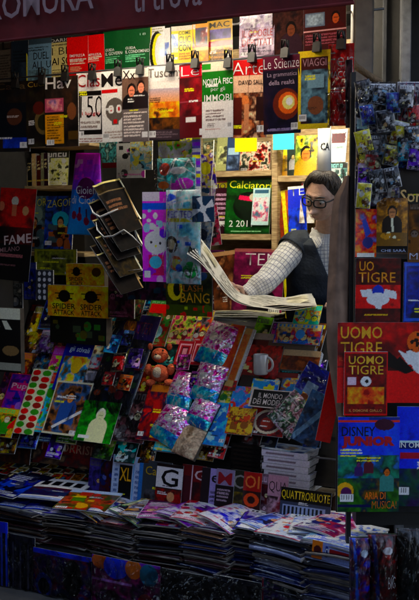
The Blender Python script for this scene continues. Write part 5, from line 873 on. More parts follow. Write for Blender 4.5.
mc = SLOPE.hit(267, 381) + SLOPE.n * .075
e = empty('mug', mc, 'cream mug with a round handle on a dark red banded book', 'mug', SL)
pts = []; ring = 24; prof = [(.001, .0), (.028, 0), (.031, .006), (.032, .085), (.0295, .0865), (.028, .082), (.027, .008), (.001, .006)]
vs = [mc + Vector((r_ * math.cos(2 * math.pi * k / ring), r_ * math.sin(2 * math.pi * k / ring), z_)) for r_, z_ in prof for k in range(ring)]
fs = [(j * ring + k, j * ring + (k + 1) % ring, (j + 1) * ring + (k + 1) % ring, (j + 1) * ring + k) for j in range(len(prof) - 1) for k in range(ring)]
pydata('cup', vs, fs, 'mug_glaze', e)
tube('handle', [mc + U * (.028 + .028 * math.sin(a)) + Z * (.045 - .03 * math.cos(a)) for a in [math.pi * i / 12 for i in range(13)]], .0055, 'mug_glaze', e, 8)

# ---- piles of magazines on the low ledge
def pile_mesh(name, col, art_ops, W=.215, D=.285, T=.0085, sag=.0025, spine=True, seed=0):
    rr = random.Random(seed); prof = []; nseg = 5
    for i in range(nseg + 1): a = math.pi * (i / nseg) + math.pi / 2; prof.append((-D / 2 + T * .5 * math.cos(a), T / 2 + T / 2 * math.sin(a)))   # folded edge, towards the street
    prof = prof + [(-D * .25, 0), (D * .2, 0), (D / 2, 0), (D / 2, T)] + [(D * .2, T), (-D * .25, T)]
    nx_ = 9; vs = []; n = len(prof); ph = rr.uniform(0, 6)
    for i in range(nx_):
        s = i / (nx_ - 1) - .5
        for y, z in prof: vs.append((s * W, y, z - sag * (2 * s) ** 2 + .0007 * math.sin(7 * s + ph) + sag * .5 * math.sin(3 * y / D + ph) * .6))
    fs = [(i * n + k, i * n + (k + 1) % n, (i + 1) * n + (k + 1) % n, (i + 1) * n + k) for i in range(nx_ - 1) for k in range(n)]
    caps = [tuple(range(n))[::-1], tuple(range((nx_ - 1) * n, nx_ * n))]
    me = bpy.data.meshes.new(name); me.from_pydata(vs, [], fs + caps); me.update()
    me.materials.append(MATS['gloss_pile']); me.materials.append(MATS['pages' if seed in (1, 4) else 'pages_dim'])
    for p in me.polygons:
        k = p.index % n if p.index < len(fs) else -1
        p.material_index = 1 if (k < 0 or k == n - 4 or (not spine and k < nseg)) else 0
    at = me.color_attributes.new('Col', 'FLOAT_COLOR', 'POINT'); rg = np.random.default_rng(seed); c = lin(col)
    cc = np.ones((len(vs), 4), np.float32); cc[:, :3] = c * (.6 + .8 * rg.random((len(vs), 1))); at.data.foreach_set('color', cc.ravel()); me.shade_smooth()
    return me
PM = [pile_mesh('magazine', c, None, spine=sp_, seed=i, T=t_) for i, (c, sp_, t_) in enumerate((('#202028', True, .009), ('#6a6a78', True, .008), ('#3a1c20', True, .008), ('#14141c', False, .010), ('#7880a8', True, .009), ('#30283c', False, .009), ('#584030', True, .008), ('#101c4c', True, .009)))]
def stack(px, ytop, Wpx, v, n, kinds, label, toplabel, topops, toptexts, rot=0, seed=0, jit=.013, tp=1.0, curl=0):
    rr = random.Random(seed); D = .285; vc = v + D / 2; u = at_u(px, v); z = zc; zt = front(v).hit(px, ytop).z
    Wm = abs(at_u(px + Wpx / 2, v) - at_u(px - Wpx / 2, v)); n = int(n * 1.75); th = (zt - zc - .004) / n; wt = [rr.uniform(.45, 1.6) for _ in range(n)]; ws = sum(wt); zz = [sum(wt[:i]) / ws * (zt - zc - .004) for i in range(n)]; g = 'magazines in the pile ' + label
    for i in range(n):
        k = kinds[rr.randrange(len(kinds))]; me = PM[k]
        o = bpy.data.objects.new('magazine', me); C.objects.link(o); base_t = (.009, .008, .008, .010, .009, .009, .008, .009)[k]
        o.location = uvz(u + rr.uniform(-jit, jit), vc + rr.uniform(-jit, jit) * 2.2, zc + .003 + zz[i])
        o.rotation_euler = (0, 0, -YAW + R(rot + rr.uniform(-7, 7))); o.scale = (Wm / .215 * rr.uniform(.93, 1.04), 1, (zt - zc - .004) * wt[i] / ws * 1.02 / base_t)
        tag(o, 'magazine lying under others in the pile ' + label, 'magazine', g)
    hw = Wm / 2; a = R(rot); r_ = U * math.cos(a) + V * math.sin(a); f_ = V * math.cos(a) - U * math.sin(a)
    c = uvz(u, vc, zt + .004); A = [c - r_ * hw + f_ * D / 2, c + r_ * hw + f_ * D / 2, c - r_ * hw - f_ * D / 2, c + r_ * hw - f_ * D / 2]
    place('magazine', toplabel, 'magazine', A, topops, toptexts, thick=.007, bulge=lambda s, t: .004 * np.sin(2.5 * s + seed) - .006 * (2 * s - 1) ** 2 * t + curl * (1 - t) ** 3)
pic = lambda cs, n=18, r=.1: [('n', 0, 0, 1, 1, cs, 6), ('c', cs), ('b', .05, .05, .95, .95, cs, n // 3, r * .7), ('r', 0, .0, 1, .1, cs[0]), ('l', .08, .15, .6, .4, '#c8c8d8', 4), ('l', .08, .8, .9, .95, '#b8b8c8', 3)]
WB = ['#c8ccdc', '#8894b8', '#e0e4f0', '#48506c', '#a03040']
DKS = [0, 3, 5, 6, 2, 0, 3]
stack(14, 509, 54, -.11, 13, DKS, 'at the far left of the ledge', 'dark blue glossy magazine on the far left pile', pic(['#0c1850', '#1c2c78', '#0c0c20', '#284890']), [], -2, 1)
stack(62, 516, 50, -.10, 14, DKS, 'second from the left on the ledge', 'magazine with red and purple pictures on the second pile from the left', pic(['#141c54', '#2c3c8c', '#601838', '#181020']), [], 3, 2)
stack(110, 523, 50, -.10, 15, DKS, 'third from the left on the ledge', 'magazine with yellow and red pictures on the third pile from the left', pic(['#281c18', '#90801c', '#8c2c20', '#1c2c6c', '#b0b0b0']), [], -3, 3)
stack(158, 525, 52, -.10, 16, DKS, 'in the middle of the ledge', 'white and red magazine with dark red lettering on the middle pile', [('f', '#b0a8c0')] + pic(['#c8c0d4', '#4c3c8c', '#241c3c', '#9c2438', '#d8d8e4'])[:2] + [('r', .1, .4, .9, .6, '#d0c8d8')], [('Impossibile', .14, .42, .88, .58, '#801c28')], 6, 4)
stack(206, 529, 48, -.11, 17, [0, 5, 2, 7, 3, 6], 'left of the bluish white edged piles', 'purple edged magazine on the pile left of the white edged ones', pic(['#30204c', '#8c6cb0', '#181424', '#c0b0d8', '#701c3c']), [], -4, 5)
stack(236, 527, 40, -.07, 16, [0, 5, 2, 7, 4], 'just left of the bluish white edged piles', 'magazine with crimson stripes just left of the white edged piles', pic(['#181830', '#701828', '#34346c', '#b0b0d0']), [], 4, 6)
stack(288, 539, 62, -.15, 13, [4, 0, 7, 3, 0, 1, 7], 'with bright white edges right of the middle', 'silvery white magazine on the pile with bright white edges', pic(WB), [], -9, 7, jit=.014, curl=.01)
stack(336, 545, 60, -.17, 12, [4, 7, 3, 0, 1, 7], 'with blue lit white edges beside the wrapped toys', 'pale magazine with blue sheen on the rightmost pile', pic(['#c8ccdc', '#3850b0', '#e8ecf8', '#2c3468', '#88a0d8']), [], -5, 8, jit=.014)
put('magazine', 'magazine with orange and red cover blocks facing out of the rightmost pile', 'magazine', front(-.185, 3, .4), (312, 544, 350, 562), [('f', '#7880a0'), ('r', 0, 0, .28, 1, '#b06c18'), ('e', .14, .5, .1, .25, '#401818'), ('r', .45, .3, .98, .7, '#702028'), ('r', .35, .2, .42, .8, '#303c70')], [('OI', .35, .3, .45, .7, '#e0e0e8')], thick=.01, roll=-5)
FT = 'loose magazines fanned over the tops of the piles'
for i, (px, dzp, rot_, tl_, cs, lab) in enumerate(((30, .006, 14, -6, ['#101c60', '#3048b0', '#080818'], 'navy magazine sliding off the far left pile'), (84, .010, -12, -9, ['#c03020', '#d0a020', '#181010', '#d8d8d8'], 'magazine with red and yellow pictures sliding between the left piles'), (98, .018, 16, -7, ['#183080', '#c0c4e0', '#0c0c18'], 'blue and white magazine fanned right of the food photo one'), (128, .012, -16, -10, ['#208050', '#d8d0a0', '#101810'], 'green magazine tilted between the third and middle piles'), (134, .022, 10, -5, ['#b89018', '#201830', '#c8c8d8'], 'mustard magazine lying over the green tilted one'), (148, .016, 20, -8, ['#601040', '#d080b0', '#180810'], 'plum magazine turned askew at the middle pile'), (176, .020, -14, -8, ['#d8d8e8', '#8828a0', '#202030'], 'white and violet magazine sliding right of the middle pile'), (186, .010, 12, -11, ['#b01828', '#f0e0e0', '#181018'], 'bright crimson magazine tilted right of the middle'), (222, .014, -18, -9, ['#1828a0', '#e0e0f0', '#a01840'], 'blue crimson magazine bridging the two purple piles'), (252, .016, 14, -8, ['#e8ecf8', '#3040a0', '#101020'], 'white magazine with dark blue blocks left of the bright edged pile'), (268, .022, -22, -6, ['#c8d0f0', '#6078c0', '#181828'], 'pale blue magazine turned askew over the bright edged pile'), (306, .020, 16, -7, ['#f0f0f8', '#8898d0', '#302038'], 'silver magazine fanned right over the bright edged pile'), (322, .028, -10, -6, ['#e0e4f8', '#a03048', '#283068'], 'white magazine with a crimson picture between the right piles'))):
    u = at_u(px, -.1); yt = 515 + (px - 62) * .085 + (4 if px > 250 else 0); zt = front(-.1).hit(px, yt).z + dzp; a = R(rot_); r_ = (U * math.cos(a) + V * math.sin(a)); f_ = (V * math.cos(a) - U * math.sin(a)); r_ = (r_ * math.cos(R(tl_)) + Z * math.sin(R(tl_))); c = uvz(u, .035, zt + .006)
    A = [c - r_ * .1 + f_ * .135, c + r_ * .1 + f_ * .135, c - r_ * .1 - f_ * .135, c + r_ * .1 - f_ * .135]
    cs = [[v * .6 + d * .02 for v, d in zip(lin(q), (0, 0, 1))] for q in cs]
    place('magazine', lab, 'magazine', A, pic(cs), [], thick=.006, group=FT, bulge=lambda s, t, i=i: .006 * np.sin(2.5 * s + i) - .010 * (2 * s - 1) ** 2)
# second rank of piles, further in on the left
def loose(label, pts, v0, z0, ops, texts=(), name='magazine', cat='magazine', dz=0.0, tilt=0, rot=0, W=.21, D=.28, thick=.006):
    px, py = pts; c = flat(z0).hit(px, py) + Z * dz; a = R(rot); r_ = U * math.cos(a) + V * math.sin(a); f_ = V * math.cos(a) - U * math.sin(a); f_ = f_ * math.cos(R(tilt)) + Z * math.sin(R(tilt))
    A = [c - r_ * W / 2 + f_ * D / 2, c + r_ * W / 2 + f_ * D / 2, c - r_ * W / 2 - f_ * D / 2, c + r_ * W / 2 - f_ * D / 2]
    return place(name, label, cat, A, ops, texts, thick=thick)
zs = front(-.10).hit(90, 513).z + .016
ubox('ledge_step', uL, at_u(118, .25), .19, .60, zc + .0005, zs - .02, 'dark_paint', kiosk)
loose('white magazine with a row of black picture squares on the left piles', (56, 489), 0, zs + .012, [('f', '#d8dce8')] + [('r', .08 + .22 * i, .12, .24 + .22 * i, .34, '#0c0c18') for i in range(4)] + [('r', .0, .45, 1, .52, '#401828'), ('n', 0, .52, 1, .86, ['#0c1850', '#281438', '#103050', '#501828'], 6), ('r', 0, .92, 1, 1, '#8890b0')], rot=8, W=.25, D=.26, tilt=4)
loose('magazine with a white band over an orange and green food photo', (88, 500), 0, zs + .008, [('n', 0, 0, 1, 1, ['#501c14', '#304818', '#803c18', '#18181c'], 6), ('r', 0, 0, 1, .14, '#8c98b8'), ('b', 0, .2, 1, 1, ['#8c3818', '#40601c', '#a08030'], 14, .1)], rot=12, W=.24, D=.22, tilt=5)
loose('dark blue glossy magazine curving at the left edge of the piles', (18, 484), 0, zs + .006, pic(['#080c28', '#182c7c', '#0c1440', '#3850a0'], 12, .14), rot=-6, tilt=7)
loose('blue magazine with a pale arc behind the white one on the left piles', (38, 478), 0, zs + .002, pic(['#0c1030', '#1c2c6c', '#0c0c18', '#404878'], 8), rot=2)
# rows of small sticker packets
ORD = ['first', 'second', 'third', 'fourth', 'fifth', 'sixth', 'seventh', 'eighth', 'ninth']
rg_ = random.Random(77); SP = 'small sticker packets laid in rows'
pcs = [('#b07818', 'amber'), ('#8c1c14', 'red'), ('#385020', 'green'), ('#a09880', 'ivory'), ('#2c3468', 'blue'), ('#c8a028', 'yellow'), ('#302420', 'dark brown'), ('#b84818', 'orange'), ('#486878', 'teal')]
k = 0
for row in range(4):
    for i in range(9):
        px = 6 + i * 11.2 + row * 1.5; py = 461 + row * 5.0 + i * .3
        if px > 98 + row * 2: continue
        c, nm = pcs[(i * 2 + row * 5 + (i * row) % 3) % 9]
        loose(f'{nm} sticker packet, {ORD[i]} from the left in the {["back", "second", "third", "front"][row]} row of packets', (px, py), 0, zs + .01, [('f', c), ('n', .1, .15, .9, .9, [c, '#201814', pcs[(i + row) % 9][0]], 4), ('r', .05, .0, .95, .12, '#a8a090')], name='sticker_packet', cat='packet', rot=rg_.uniform(-10, 10), W=.052, D=.075, tilt=14, thick=.006, dz=.004)
# bagged packs hanging in front of the ledge
FH = front(-.15)
def low(name, label, cat, bx, ops, texts=(), k=0, **kw): return put(name, label, cat, FH, bx, ops, texts, off=.008 * k, film=.02, **kw)
low('wrapped_toy', 'toy pack with blue arc and dark bird shape hanging under the left piles', 'toy', (34, 552, 92, 612), [('n', 0, 0, 1, 1, ['#100c28', '#281848', '#501828', '#0c1c50'], 5), ('r', 0, 0, 1, .08, '#2848b8'), ('e', .68, .4, .16, .3, '#0a0810'), ('e', .18, .6, .14, .2, '#183c80'), ('e', .18, .62, .1, .14, '#0c0c20'), ('e', .5, .85, .2, .25, '#202440'), ('e', .5, .88, .15, .2, '#0a0a14')], k=1)
low('wrapped_toy', 'violet toy pack with a zigzag of blue and orange flags hanging under the middle pile', 'toy', (92, 560, 160, 614), [('n', 0, 0, 1, 1, ['#401040', '#6c2058', '#281030', '#582060'], 5), ('r', 0, .0, 1, .06, '#601880'), ('e', .12, .1, .12, .14, '#905818'), ('e', .36, .16, .18, .22, '#3048b0'), ('e', .62, .14, .12, .18, '#a86818'), ('e', .84, .2, .13, .2, '#2c5c70'), ('r', 0, .42, .6, .46, '#9878b0'), ('e', .3, .8, .14, .2, '#301828'), ('e', .8, .75, .12, .2, '#702030')], k=1)
low('wrapped_toy', 'blue and white striped pack of thin magazines at the bottom left corner', 'magazine', (-14, 520, 10, 612), [('f', '#0c0c20')] + [('r', .1 + .2 * i, 0, .18 + .2 * i, 1, '#3c4c98') for i in range(5)] + [('r', 0, 0, 1, .12, '#2c44b0')], k=2)
low('wrapped_toy', 'black wrapped pack hanging under the pile right of the middle', 'toy', (162, 572, 214, 614), [('n', 0, 0, 1, 1, ['#060608', '#141414', '#0a0a10', '#24242c'], 6), ('r', 0, 0, 1, .07, '#30302c')], k=1)
low('wrapped_toy', 'black wrapped pack with faint silver lines below the white edged pile', 'toy', (214, 578, 262, 616), [('n', 0, 0, 1, 1, ['#060608', '#101018', '#1c1c24'], 6), ('z', 6, '#50505c')], k=1)

low('wrapped_toy', 'dark bagged comics with grey stripes between the blue striped pack and the bird shape pack', 'comic', (10, 536, 35, 614), [('f', '#0a0a10'), ('n', 0, 0, 1, 1, ['#0a0a10', '#202030', '#08080c'], 6)] + [('r', .1 + .3 * i, .1, .16 + .3 * i, 1, '#484858') for i in range(3)], k=0)
low('wrapped_toy', 'dark bagged pack with violet and teal shapes under the white edged pile', 'toy', (262, 584, 346, 618), [('n', 0, 0, 1, 1, ['#0a0a14', '#301848', '#0c3038', '#08080c'], 6), ('c', ['#301848', '#0c3038', '#601830'])], k=1)
# ---- newspapers: a pile on the sales counter and the one being read
NP = [('f', '#a8a494'), ('l', .06, .06, .46, .5, '#3c3a36', 18), ('l', .54, .06, .94, .5, '#3c3a36', 18), ('n', .06, .52, .46, .9, ['#58544c', '#8c8878', '#302e2c'], 4), ('l', .54, .54, .94, .94, '#44423c', 14), ('r', .0, .0, 1, .02, '#c8c4b4')]
for i in range(6):
    z0 = z_ctr + .003 + i * .0085; c = flat(z0).hit(248 + (i * 37 % 11) - 5, 318 - i * 1.6); c.z = z0; a = R(-4 + (i * 53 % 9)); r_ = U * math.cos(a) + V * math.sin(a); f_ = V * math.cos(a) - U * math.sin(a)
    A = [c - r_ * .2 + f_ * .13, c + r_ * .2 + f_ * .13, c - r_ * .2 - f_ * .13, c + r_ * .2 - f_ * .13]
    place('newspaper', ['lowest newspaper in the flat pile under the open one', 'second newspaper from the bottom of the flat pile', 'third newspaper from the bottom of the flat pile', 'fourth newspaper from the bottom of the flat pile', 'second newspaper from the top of the flat pile', 'topmost newspaper in the flat pile on the counter'][i], 'newspaper', A, NP, [], thick=.007, bulge=lambda s, t, i=i: .006 * np.sin(5 * s + i) + 0 * t, group='newspapers piled on the counter', mat='matte')
def paper(name, prof, Ya, Yb, art_ops, e, lift=0.0, far=None):
    """a long sheet following a bent profile across the view, with real depth between Ya and Yb"""
    n = 46; m = 26; pr = np.array(prof, float); d = np.concatenate([[0], np.cumsum(np.hypot(*np.diff(pr, axis=0).T))]); ts = np.linspace(0, d[-1], n)
    X = np.interp(ts, d, pr[:, 0]); Y_ = np.interp(ts, d, pr[:, 1])
    for _ in range(3): X[1:-1] = (X[:-2] + X[1:-1] * 2 + X[2:]) / 4; Y_[1:-1] = (Y_[:-2] + Y_[1:-1] * 2 + Y_[2:]) / 4
    art = Art(n, m, 4000 + int(lift * 1e5)).run(art_ops); vs = []
    for j in range(m):
        t = j / (m - 1)
        for i in range(n):
            p = P(X[i], Y_[i], Ya - .29 * max(0, (232 - X[i]) / 45)); q = p + Vector((.02, Yb - Ya, .003 * math.sin(i * .5) + .02 + .035 * max(0, (232 - X[i]) / 45))); w_ = p.lerp(q, 1 - t)
            w_ += Z * (lift + .004 * math.sin(i * .35 + t * 4 + lift * 900)); vs.append(w_)
    fs = [(j * n + i, (j + 1) * n + i, (j + 1) * n + i + 1, j * n + i + 1) for j in range(m - 1) for i in range(n - 1)]
    o = pydata(name, vs, fs, 'matte', e); at = o.data.color_attributes.new('Col', 'FLOAT_COLOR', 'POINT'); cc = np.ones((len(vs), 4), np.float32); cc[:, :3] = art.reshape(-1, 3); at.data.foreach_set('color', cc.ravel())
e = empty('newspaper', P(240, 304, 4.16), 'open newspaper held up in front of the man, its left pages bent upward', 'newspaper')
NL = [('f', '#94928c'), ('r', .0, .1, .03, .9, '#1c1c1a'), ('n', .05, .1, .2, .55, ['#3c3a34', '#8c8878', '#1c1a18'], 5), ('l', .05, .6, .26, .94, '#24221c', 8), ('l', .28, .06, .48, .94, '#302e28', 14), ('l', .54, .08, .8, .9, '#504e46', 12), ('n', .82, .15, .96, .8, ['#6c685c', '#a8a494', '#3c3a34'], 4), ('r', .49, 0, .51, 1, '#8c8878')]
for i in range(4):
    pr = [(187 + i * 2.6, 253 - i * .3), (198 + i * 2, 260 + i), (212 + i, 277), (224 + i * .6, 292), (236, 302), (250, 307.5 - i * .3), (270, 309.5 - i * .8), (295, 309.5 - i * .9), (317 - i, 307.5 - i * .9)]
    paper('sheet', pr, 4.12 + .01 * i, 4.40 + .012 * i, NL, e, lift=.0006 + i * .0014)

# ================================================================ THE MAN
man = empty('person', P(320, 340, 4.62) * 1.0, 'dark haired man in glasses, checked shirt and navy vest reading a newspaper', 'person')
man.location.z = .25
# head in its own frame: x to the picture's right, y towards the viewer, z up
HC = P(322.5, 196.5, 4.42)
Rh = Matrix.Rotation(R(0), 3, 'X') @ Matrix.Rotation(R(-30), 3, 'Z') @ Matrix.Rotation(R(9), 3, 'Y') @ Matrix.Rotation(R(20), 3, 'X') * .93
def hw(p): p = Vector(p); q = Rh @ Vector((p.x, -p.y, p.z)); return HC + q
# ^ in world axes the viewer is at -Y, so head-front (+y local) maps to -Y; pitch tips the face down
G = lambda a, b, sx, sz, x, z: math.exp(-((x - a) / sx) ** 2 - ((z - b) / sz) ** 2)
def head_pt(th, ph):
    dx, dy, dz = math.sin(th) * math.sin(ph), math.sin(th) * math.cos(ph), math.cos(th)
    x, y, z = dx * .074, dy * .096, dz * .118
    if z < 0: k = 1 - .36 * (-z / .118) ** 1.7; x *= k; y *= 1 - .10 * (-z / .118) ** 2
    if z < -.02: y += .014 * min(1, (-z - .02) / .07) * max(0, dy)       # jaw comes forward
    if dy > 0:
        f = dy ** .7; ax = abs(x)
        y += f * .009 * G(0, .032, .05, .010, x, z)                          # brow
        y -= f * .013 * G(.031, .008, .016, .014, ax, z)                     # eye sockets
        y += f * .005 * G(.031, .004, .011, .008, ax, z)                     # lids
        nb = max(0, min(1, (.022 - z) / .062))
        if -.048 < z < .026: y += f * (.006 + .022 * nb) * math.exp(-(x / (.007 + .007 * nb)) ** 2)
        y += f * .026 * G(0, -.038, .011, .009, x, z) + f * .010 * G(.013, -.041, .007, .007, ax, z)
        y += f * .007 * G(.045, -.022, .018, .018, ax, z)                    # cheekbones
        y += f * .008 * G(0, -.062, .022, .006, x, z) + f * .008 * G(0, -.073, .018, .006, x, z) - f * .006 * G(0, -.0675, .022, .0025, x, z)
        y += f * .010 * G(0, -.098, .022, .014, x, z)
        y -= f * .003 * G(.030, -.055, .006, .02, ax, z)
    return Vector((x, y, z))
ns, nr = 120, 90; vs = []; 
for j in range(nr + 1):
    for i in range(ns): vs.append(hw(head_pt(math.pi * (.002 + .996 * j / nr), 2 * math.pi * i / ns)))
fs = [(j * ns + i, (j + 1) * ns + i, (j + 1) * ns + (i + 1) % ns, j * ns + (i + 1) % ns) for j in range(nr) for i in range(ns)]
fs.append(tuple(range(ns))[::-1]); fs.append(tuple(range(nr * ns, nr * ns + ns))); body = [(vs, fs)]
def hell(c, r3, seg=12):       # small ellipsoid in head axes
    vs = []; fs = []
    for j in range(seg + 1):
        for i in range(seg * 2):
            th, ph = math.pi * j / seg, math.pi * i / seg; vs.append(hw(Vector(c) + Vector((math.sin(th) * math.cos(ph) * r3[0], math.sin(th) * math.sin(ph) * r3[1], math.cos(th) * r3[2]))))
    for j in range(seg):
        for i in range(seg * 2): a = j * seg * 2 + i; b = j * seg * 2 + (i + 1) % (seg * 2); fs.append((a, b, b + seg * 2, a + seg * 2))
    return vs, fs
for s in (-1, 1): body += [hell((s * .075, -.008, -.006), (.009, .020, .032)), hell((s * .079, -.014, .008), (.006, .013, .016))]
SH_L, SH_R, NK = P(297, 247, 4.62), P(352, 246, 4.66), P(326, 231, 4.60)
ELB, WR = P(266, 280, 4.48), P(243, 298, 4.43)
body.append(tube_data([hw((0, -.042, -.055)), hw((0, -.048, -.10)), NK + Vector((0, 0, -.0)), NK + Vector((0, .02, -.08))], [.044, .045, .050, .072], 20))
PEL = P(326, 345, 4.74)
body.append(tube_data([NK + Vector((0, .01, -.01)), NK + Vector((0, .01, -.05)), NK.lerp(PEL, .3), NK.lerp(PEL, .6), PEL, PEL + Vector((0, .02, -.15))], [(.06, .05), (.13, .075), (.165, .105), (.155, .11), (.15, .11), (.16, .12)], 28))
body.append(tube_data([SH_L + Vector((.05, 0, .0)), SH_L, SH_L.lerp(ELB, .5), ELB, ELB.lerp(WR, .5), WR], [.05, .056, .048, .040, .036, .026], 16))
ELR, WRR = P(362, 290, 4.66), P(342, 304, 4.42)
body.append(tube_data([SH_R - Vector((.05, 0, 0)), SH_R, SH_R.lerp(ELR, .5), ELR, ELR.lerp(WRR, .5), WRR], [.05, .056, .048, .040, .036, .026], 16))
def hand(w_, d, pn, s):        # wrist, pointing, palm normal, thumb side
    d = d.normalized(); pn = (pn - d * pn.dot(d)).normalized(); sd_ = d.cross(pn) * s; out = []
    out.append(tube_data([w_ - d * .02, w_, w_ + d * .04, w_ + d * .078, w_ + d * .088], [(.024, .018), (.027, .016), (.038, .014), (.040, .012), (.036, .009)] if abs((d.cross(Vector((0, 0, 1)))).dot(sd_)) > .5 else [(.018, .024), (.016, .027), (.014, .038), (.012, .040), (.009, .036)], 14))
    for k_, (o, L) in enumerate(((.028, .068), (.010, .076), (-.009, .070), (-.027, .056))):
        b0 = w_ + d * .076 + sd_ * o; q1 = b0 + (d * .9 + pn * .35).normalized() * L * .45; q2 = q1 + (d * .45 + pn * .9).normalized() * L * .32; q3 = q2 + (d * -.1 + pn).normalized() * L * .28
        out.append(tube_data([b0 - d * .015, b0, q1, q2, q3], [.009, .0088, .0082, .0074, .0058], 9))
    b0 = w_ + d * .02 + sd_ * .03; q1 = b0 + (d * .6 + sd_ * .8).normalized() * .036; q2 = q1 + (d * .85 + sd_ * .2 + pn * .5).normalized() * .030
    out.append(tube_data([b0 - sd_ * .01, b0, q1, q2], [.012, .0115, .010, .0078], 9)); return out
body += hand(WR, Vector((-.66, -.04, .62)), Vector((-.6, -.5, -.6)), 1)
body += hand(WRR, Vector((-.25, -.9, -.05)), Vector((0, .3, -1)), -1)
for s, hx in ((1, .09), (-1, -.09)):    # legs down to the floor behind the counter
    hp = PEL + Vector((hx, .02, -.12)); body.append(tube_data([hp + Z * .06, hp - Z * .05, Vector((hp.x, hp.y, .80)), Vector((hp.x, hp.y + .02, .48)), Vector((hp.x, hp.y, .12)), Vector((hp.x, hp.y - .1, .08))], [.10, .10, .085, .06, .05, .045], 16))
vs, fs = merge(body); me = bpy.data.meshes.new('body'); org = man.location; me.from_pydata([tuple(v - org) for v in vs], [], fs); me.update()
tmp = bpy.data.objects.new('tmp', me); C.objects.link(tmp)
rm = tmp.modifiers.new('r', 'REMESH'); rm.mode = 'VOXEL'; rm.voxel_size = .0032; rm.adaptivity = 0
sm = tmp.modifiers.new('s', 'SMOOTH'); sm.iterations = 2; sm.factor = .4
bpy.context.view_layer.update(); dg = bpy.context.evaluated_depsgraph_get()
bme = bpy.data.meshes.new_from_object(tmp.evaluated_get(dg)); bme.name = 'body'; bpy.data.objects.remove(tmp); bme.shade_smooth(); bme.materials.clear(); link('body', bme, man, 'skin')
# eyes, brows, glasses
def eyeball(s):
    v, f = hell((s * .031, .073, .006), (.0135, .013, .0125)); pydata('eye', v, f, 'white_plastic', man); v, f = hell((s * .031 - .002, .0845, -.003), (.005, .0025, .005), 8); pydata('iris', v, f, 'black_metal', man)
for s in (-1, 1):
    eyeball(s)
    tube('eyebrow', [hw((s * .012, .098, .027)), hw((s * .03, .0955, .034)), hw((s * .05, .080, .028))], [.0025, .0042, .002], 'hair', man, 8)
tube('mouth', [hw((-.021, .093, -.066)), hw((-.008, .1035, -.0668)), hw((.008, .1035, -.0668)), hw((.021, .093, -.066))], [.001, .0022, .0022, .001], 'lip', man, 6)
gl_ = []
for s in (-1, 1):
    pts = []
    for k in range(25):
        a = 2 * math.pi * k / 24; cx_, cz_ = math.cos(a), math.sin(a); q = (abs(cx_) ** 3.4 + abs(cz_) ** 3.4) ** (-1 / 3.4)
        pts.append(hw((s * .033 + cx_ * q * .027, .107 - abs(s * .033 + cx_ * q * .027) ** 2 * 4.2, .003 + cz_ * q * .0185)))
    gl_.append(tube_data(pts, [(.0034, .0030)] * 25, 8))
    gl_.append(tube_data([hw((s * .060, .092, .012)), hw((s * .072, .075, .012)), hw((s * .078, -.005, .006))], .003, 6))
gl_.append(tube_data([hw((-.008, .106, .008)), hw((0, .110, .011)), hw((.008, .106, .008))], .0032, 6))
gf = pydata('glasses', *merge(gl_), 'black_metal', man)
# hair: scalp shell and combed strands
vs = []; J, I = 40, 90
def hlim(ph):
    f = math.cos(ph); a = abs(math.atan2(math.sin(ph), f)); return math.pi * (.47 - .225 * max(0, f) ** 1.3 + .2 * max(0, -f) - .045 * math.exp(-((a - .62) / .25) ** 2) + .09 * math.exp(-((a - 1.5) / .16) ** 2))
for j in range(J + 1):
    for i in range(I):
        ph = 2 * math.pi * i / I; fr_ = math.cos(ph); lim = hlim(ph); th = lim * j / J
        p = head_pt(max(th, .01), ph); k_ = (.006 + .013 * max(0, fr_) * math.sin(math.pi * j / J)) * max(0, 1 - (j / J) ** 5) ** .5 * (1 - .55 * (j / J) ** 1.5 * (1 - max(0, fr_))) - .001
        nrm = Vector((p.x / .074 ** 2, p.y / .096 ** 2, p.z / .118 ** 2)).normalized(); wv = .004 * mnoise.noise(Vector((p.x * 90, p.y * 14, p.z * 60)))
        vs.append(hw(p + nrm * (k_ + wv)))
fs = [(j * I + i, (j + 1) * I + i, (j + 1) * I + (i + 1) % I, j * I + (i + 1) % I) for j in range(J) for i in range(I)]
hp_ = [(vs, fs)]; rr = random.Random(9)
for _ in range(420):
    ph0 = rr.uniform(-1.9, 1.9); ph = ph0; lim = hlim(ph) * rr.uniform(.6, 1.0); st = []
    sweep = rr.uniform(.25, .8) * (1 if rr.random() < .8 else -.4); n_ = 6
    for q in range(n_):
        t = q / (n_ - 1); th = lim * (1 - .75 * t); pp = ph + sweep * t; p = head_pt(max(.02, th), pp); nrm = Vector((p.x / .074 ** 2, p.y / .096 ** 2, p.z / .118 ** 2)).normalized()
        st.append(hw(p + nrm * (-.001 + .021 * math.sin(math.pi * min(1, t * .8 + .06)) ** .8 + rr.uniform(-.002, .003))))
    r0 = rr.uniform(.0010, .0022); hp_.append(tube_data(st, [r0 * .5, r0, r0, r0, r0 * .8, r0 * .3], 4))
pydata('hair', *merge(hp_), 'hair', man)
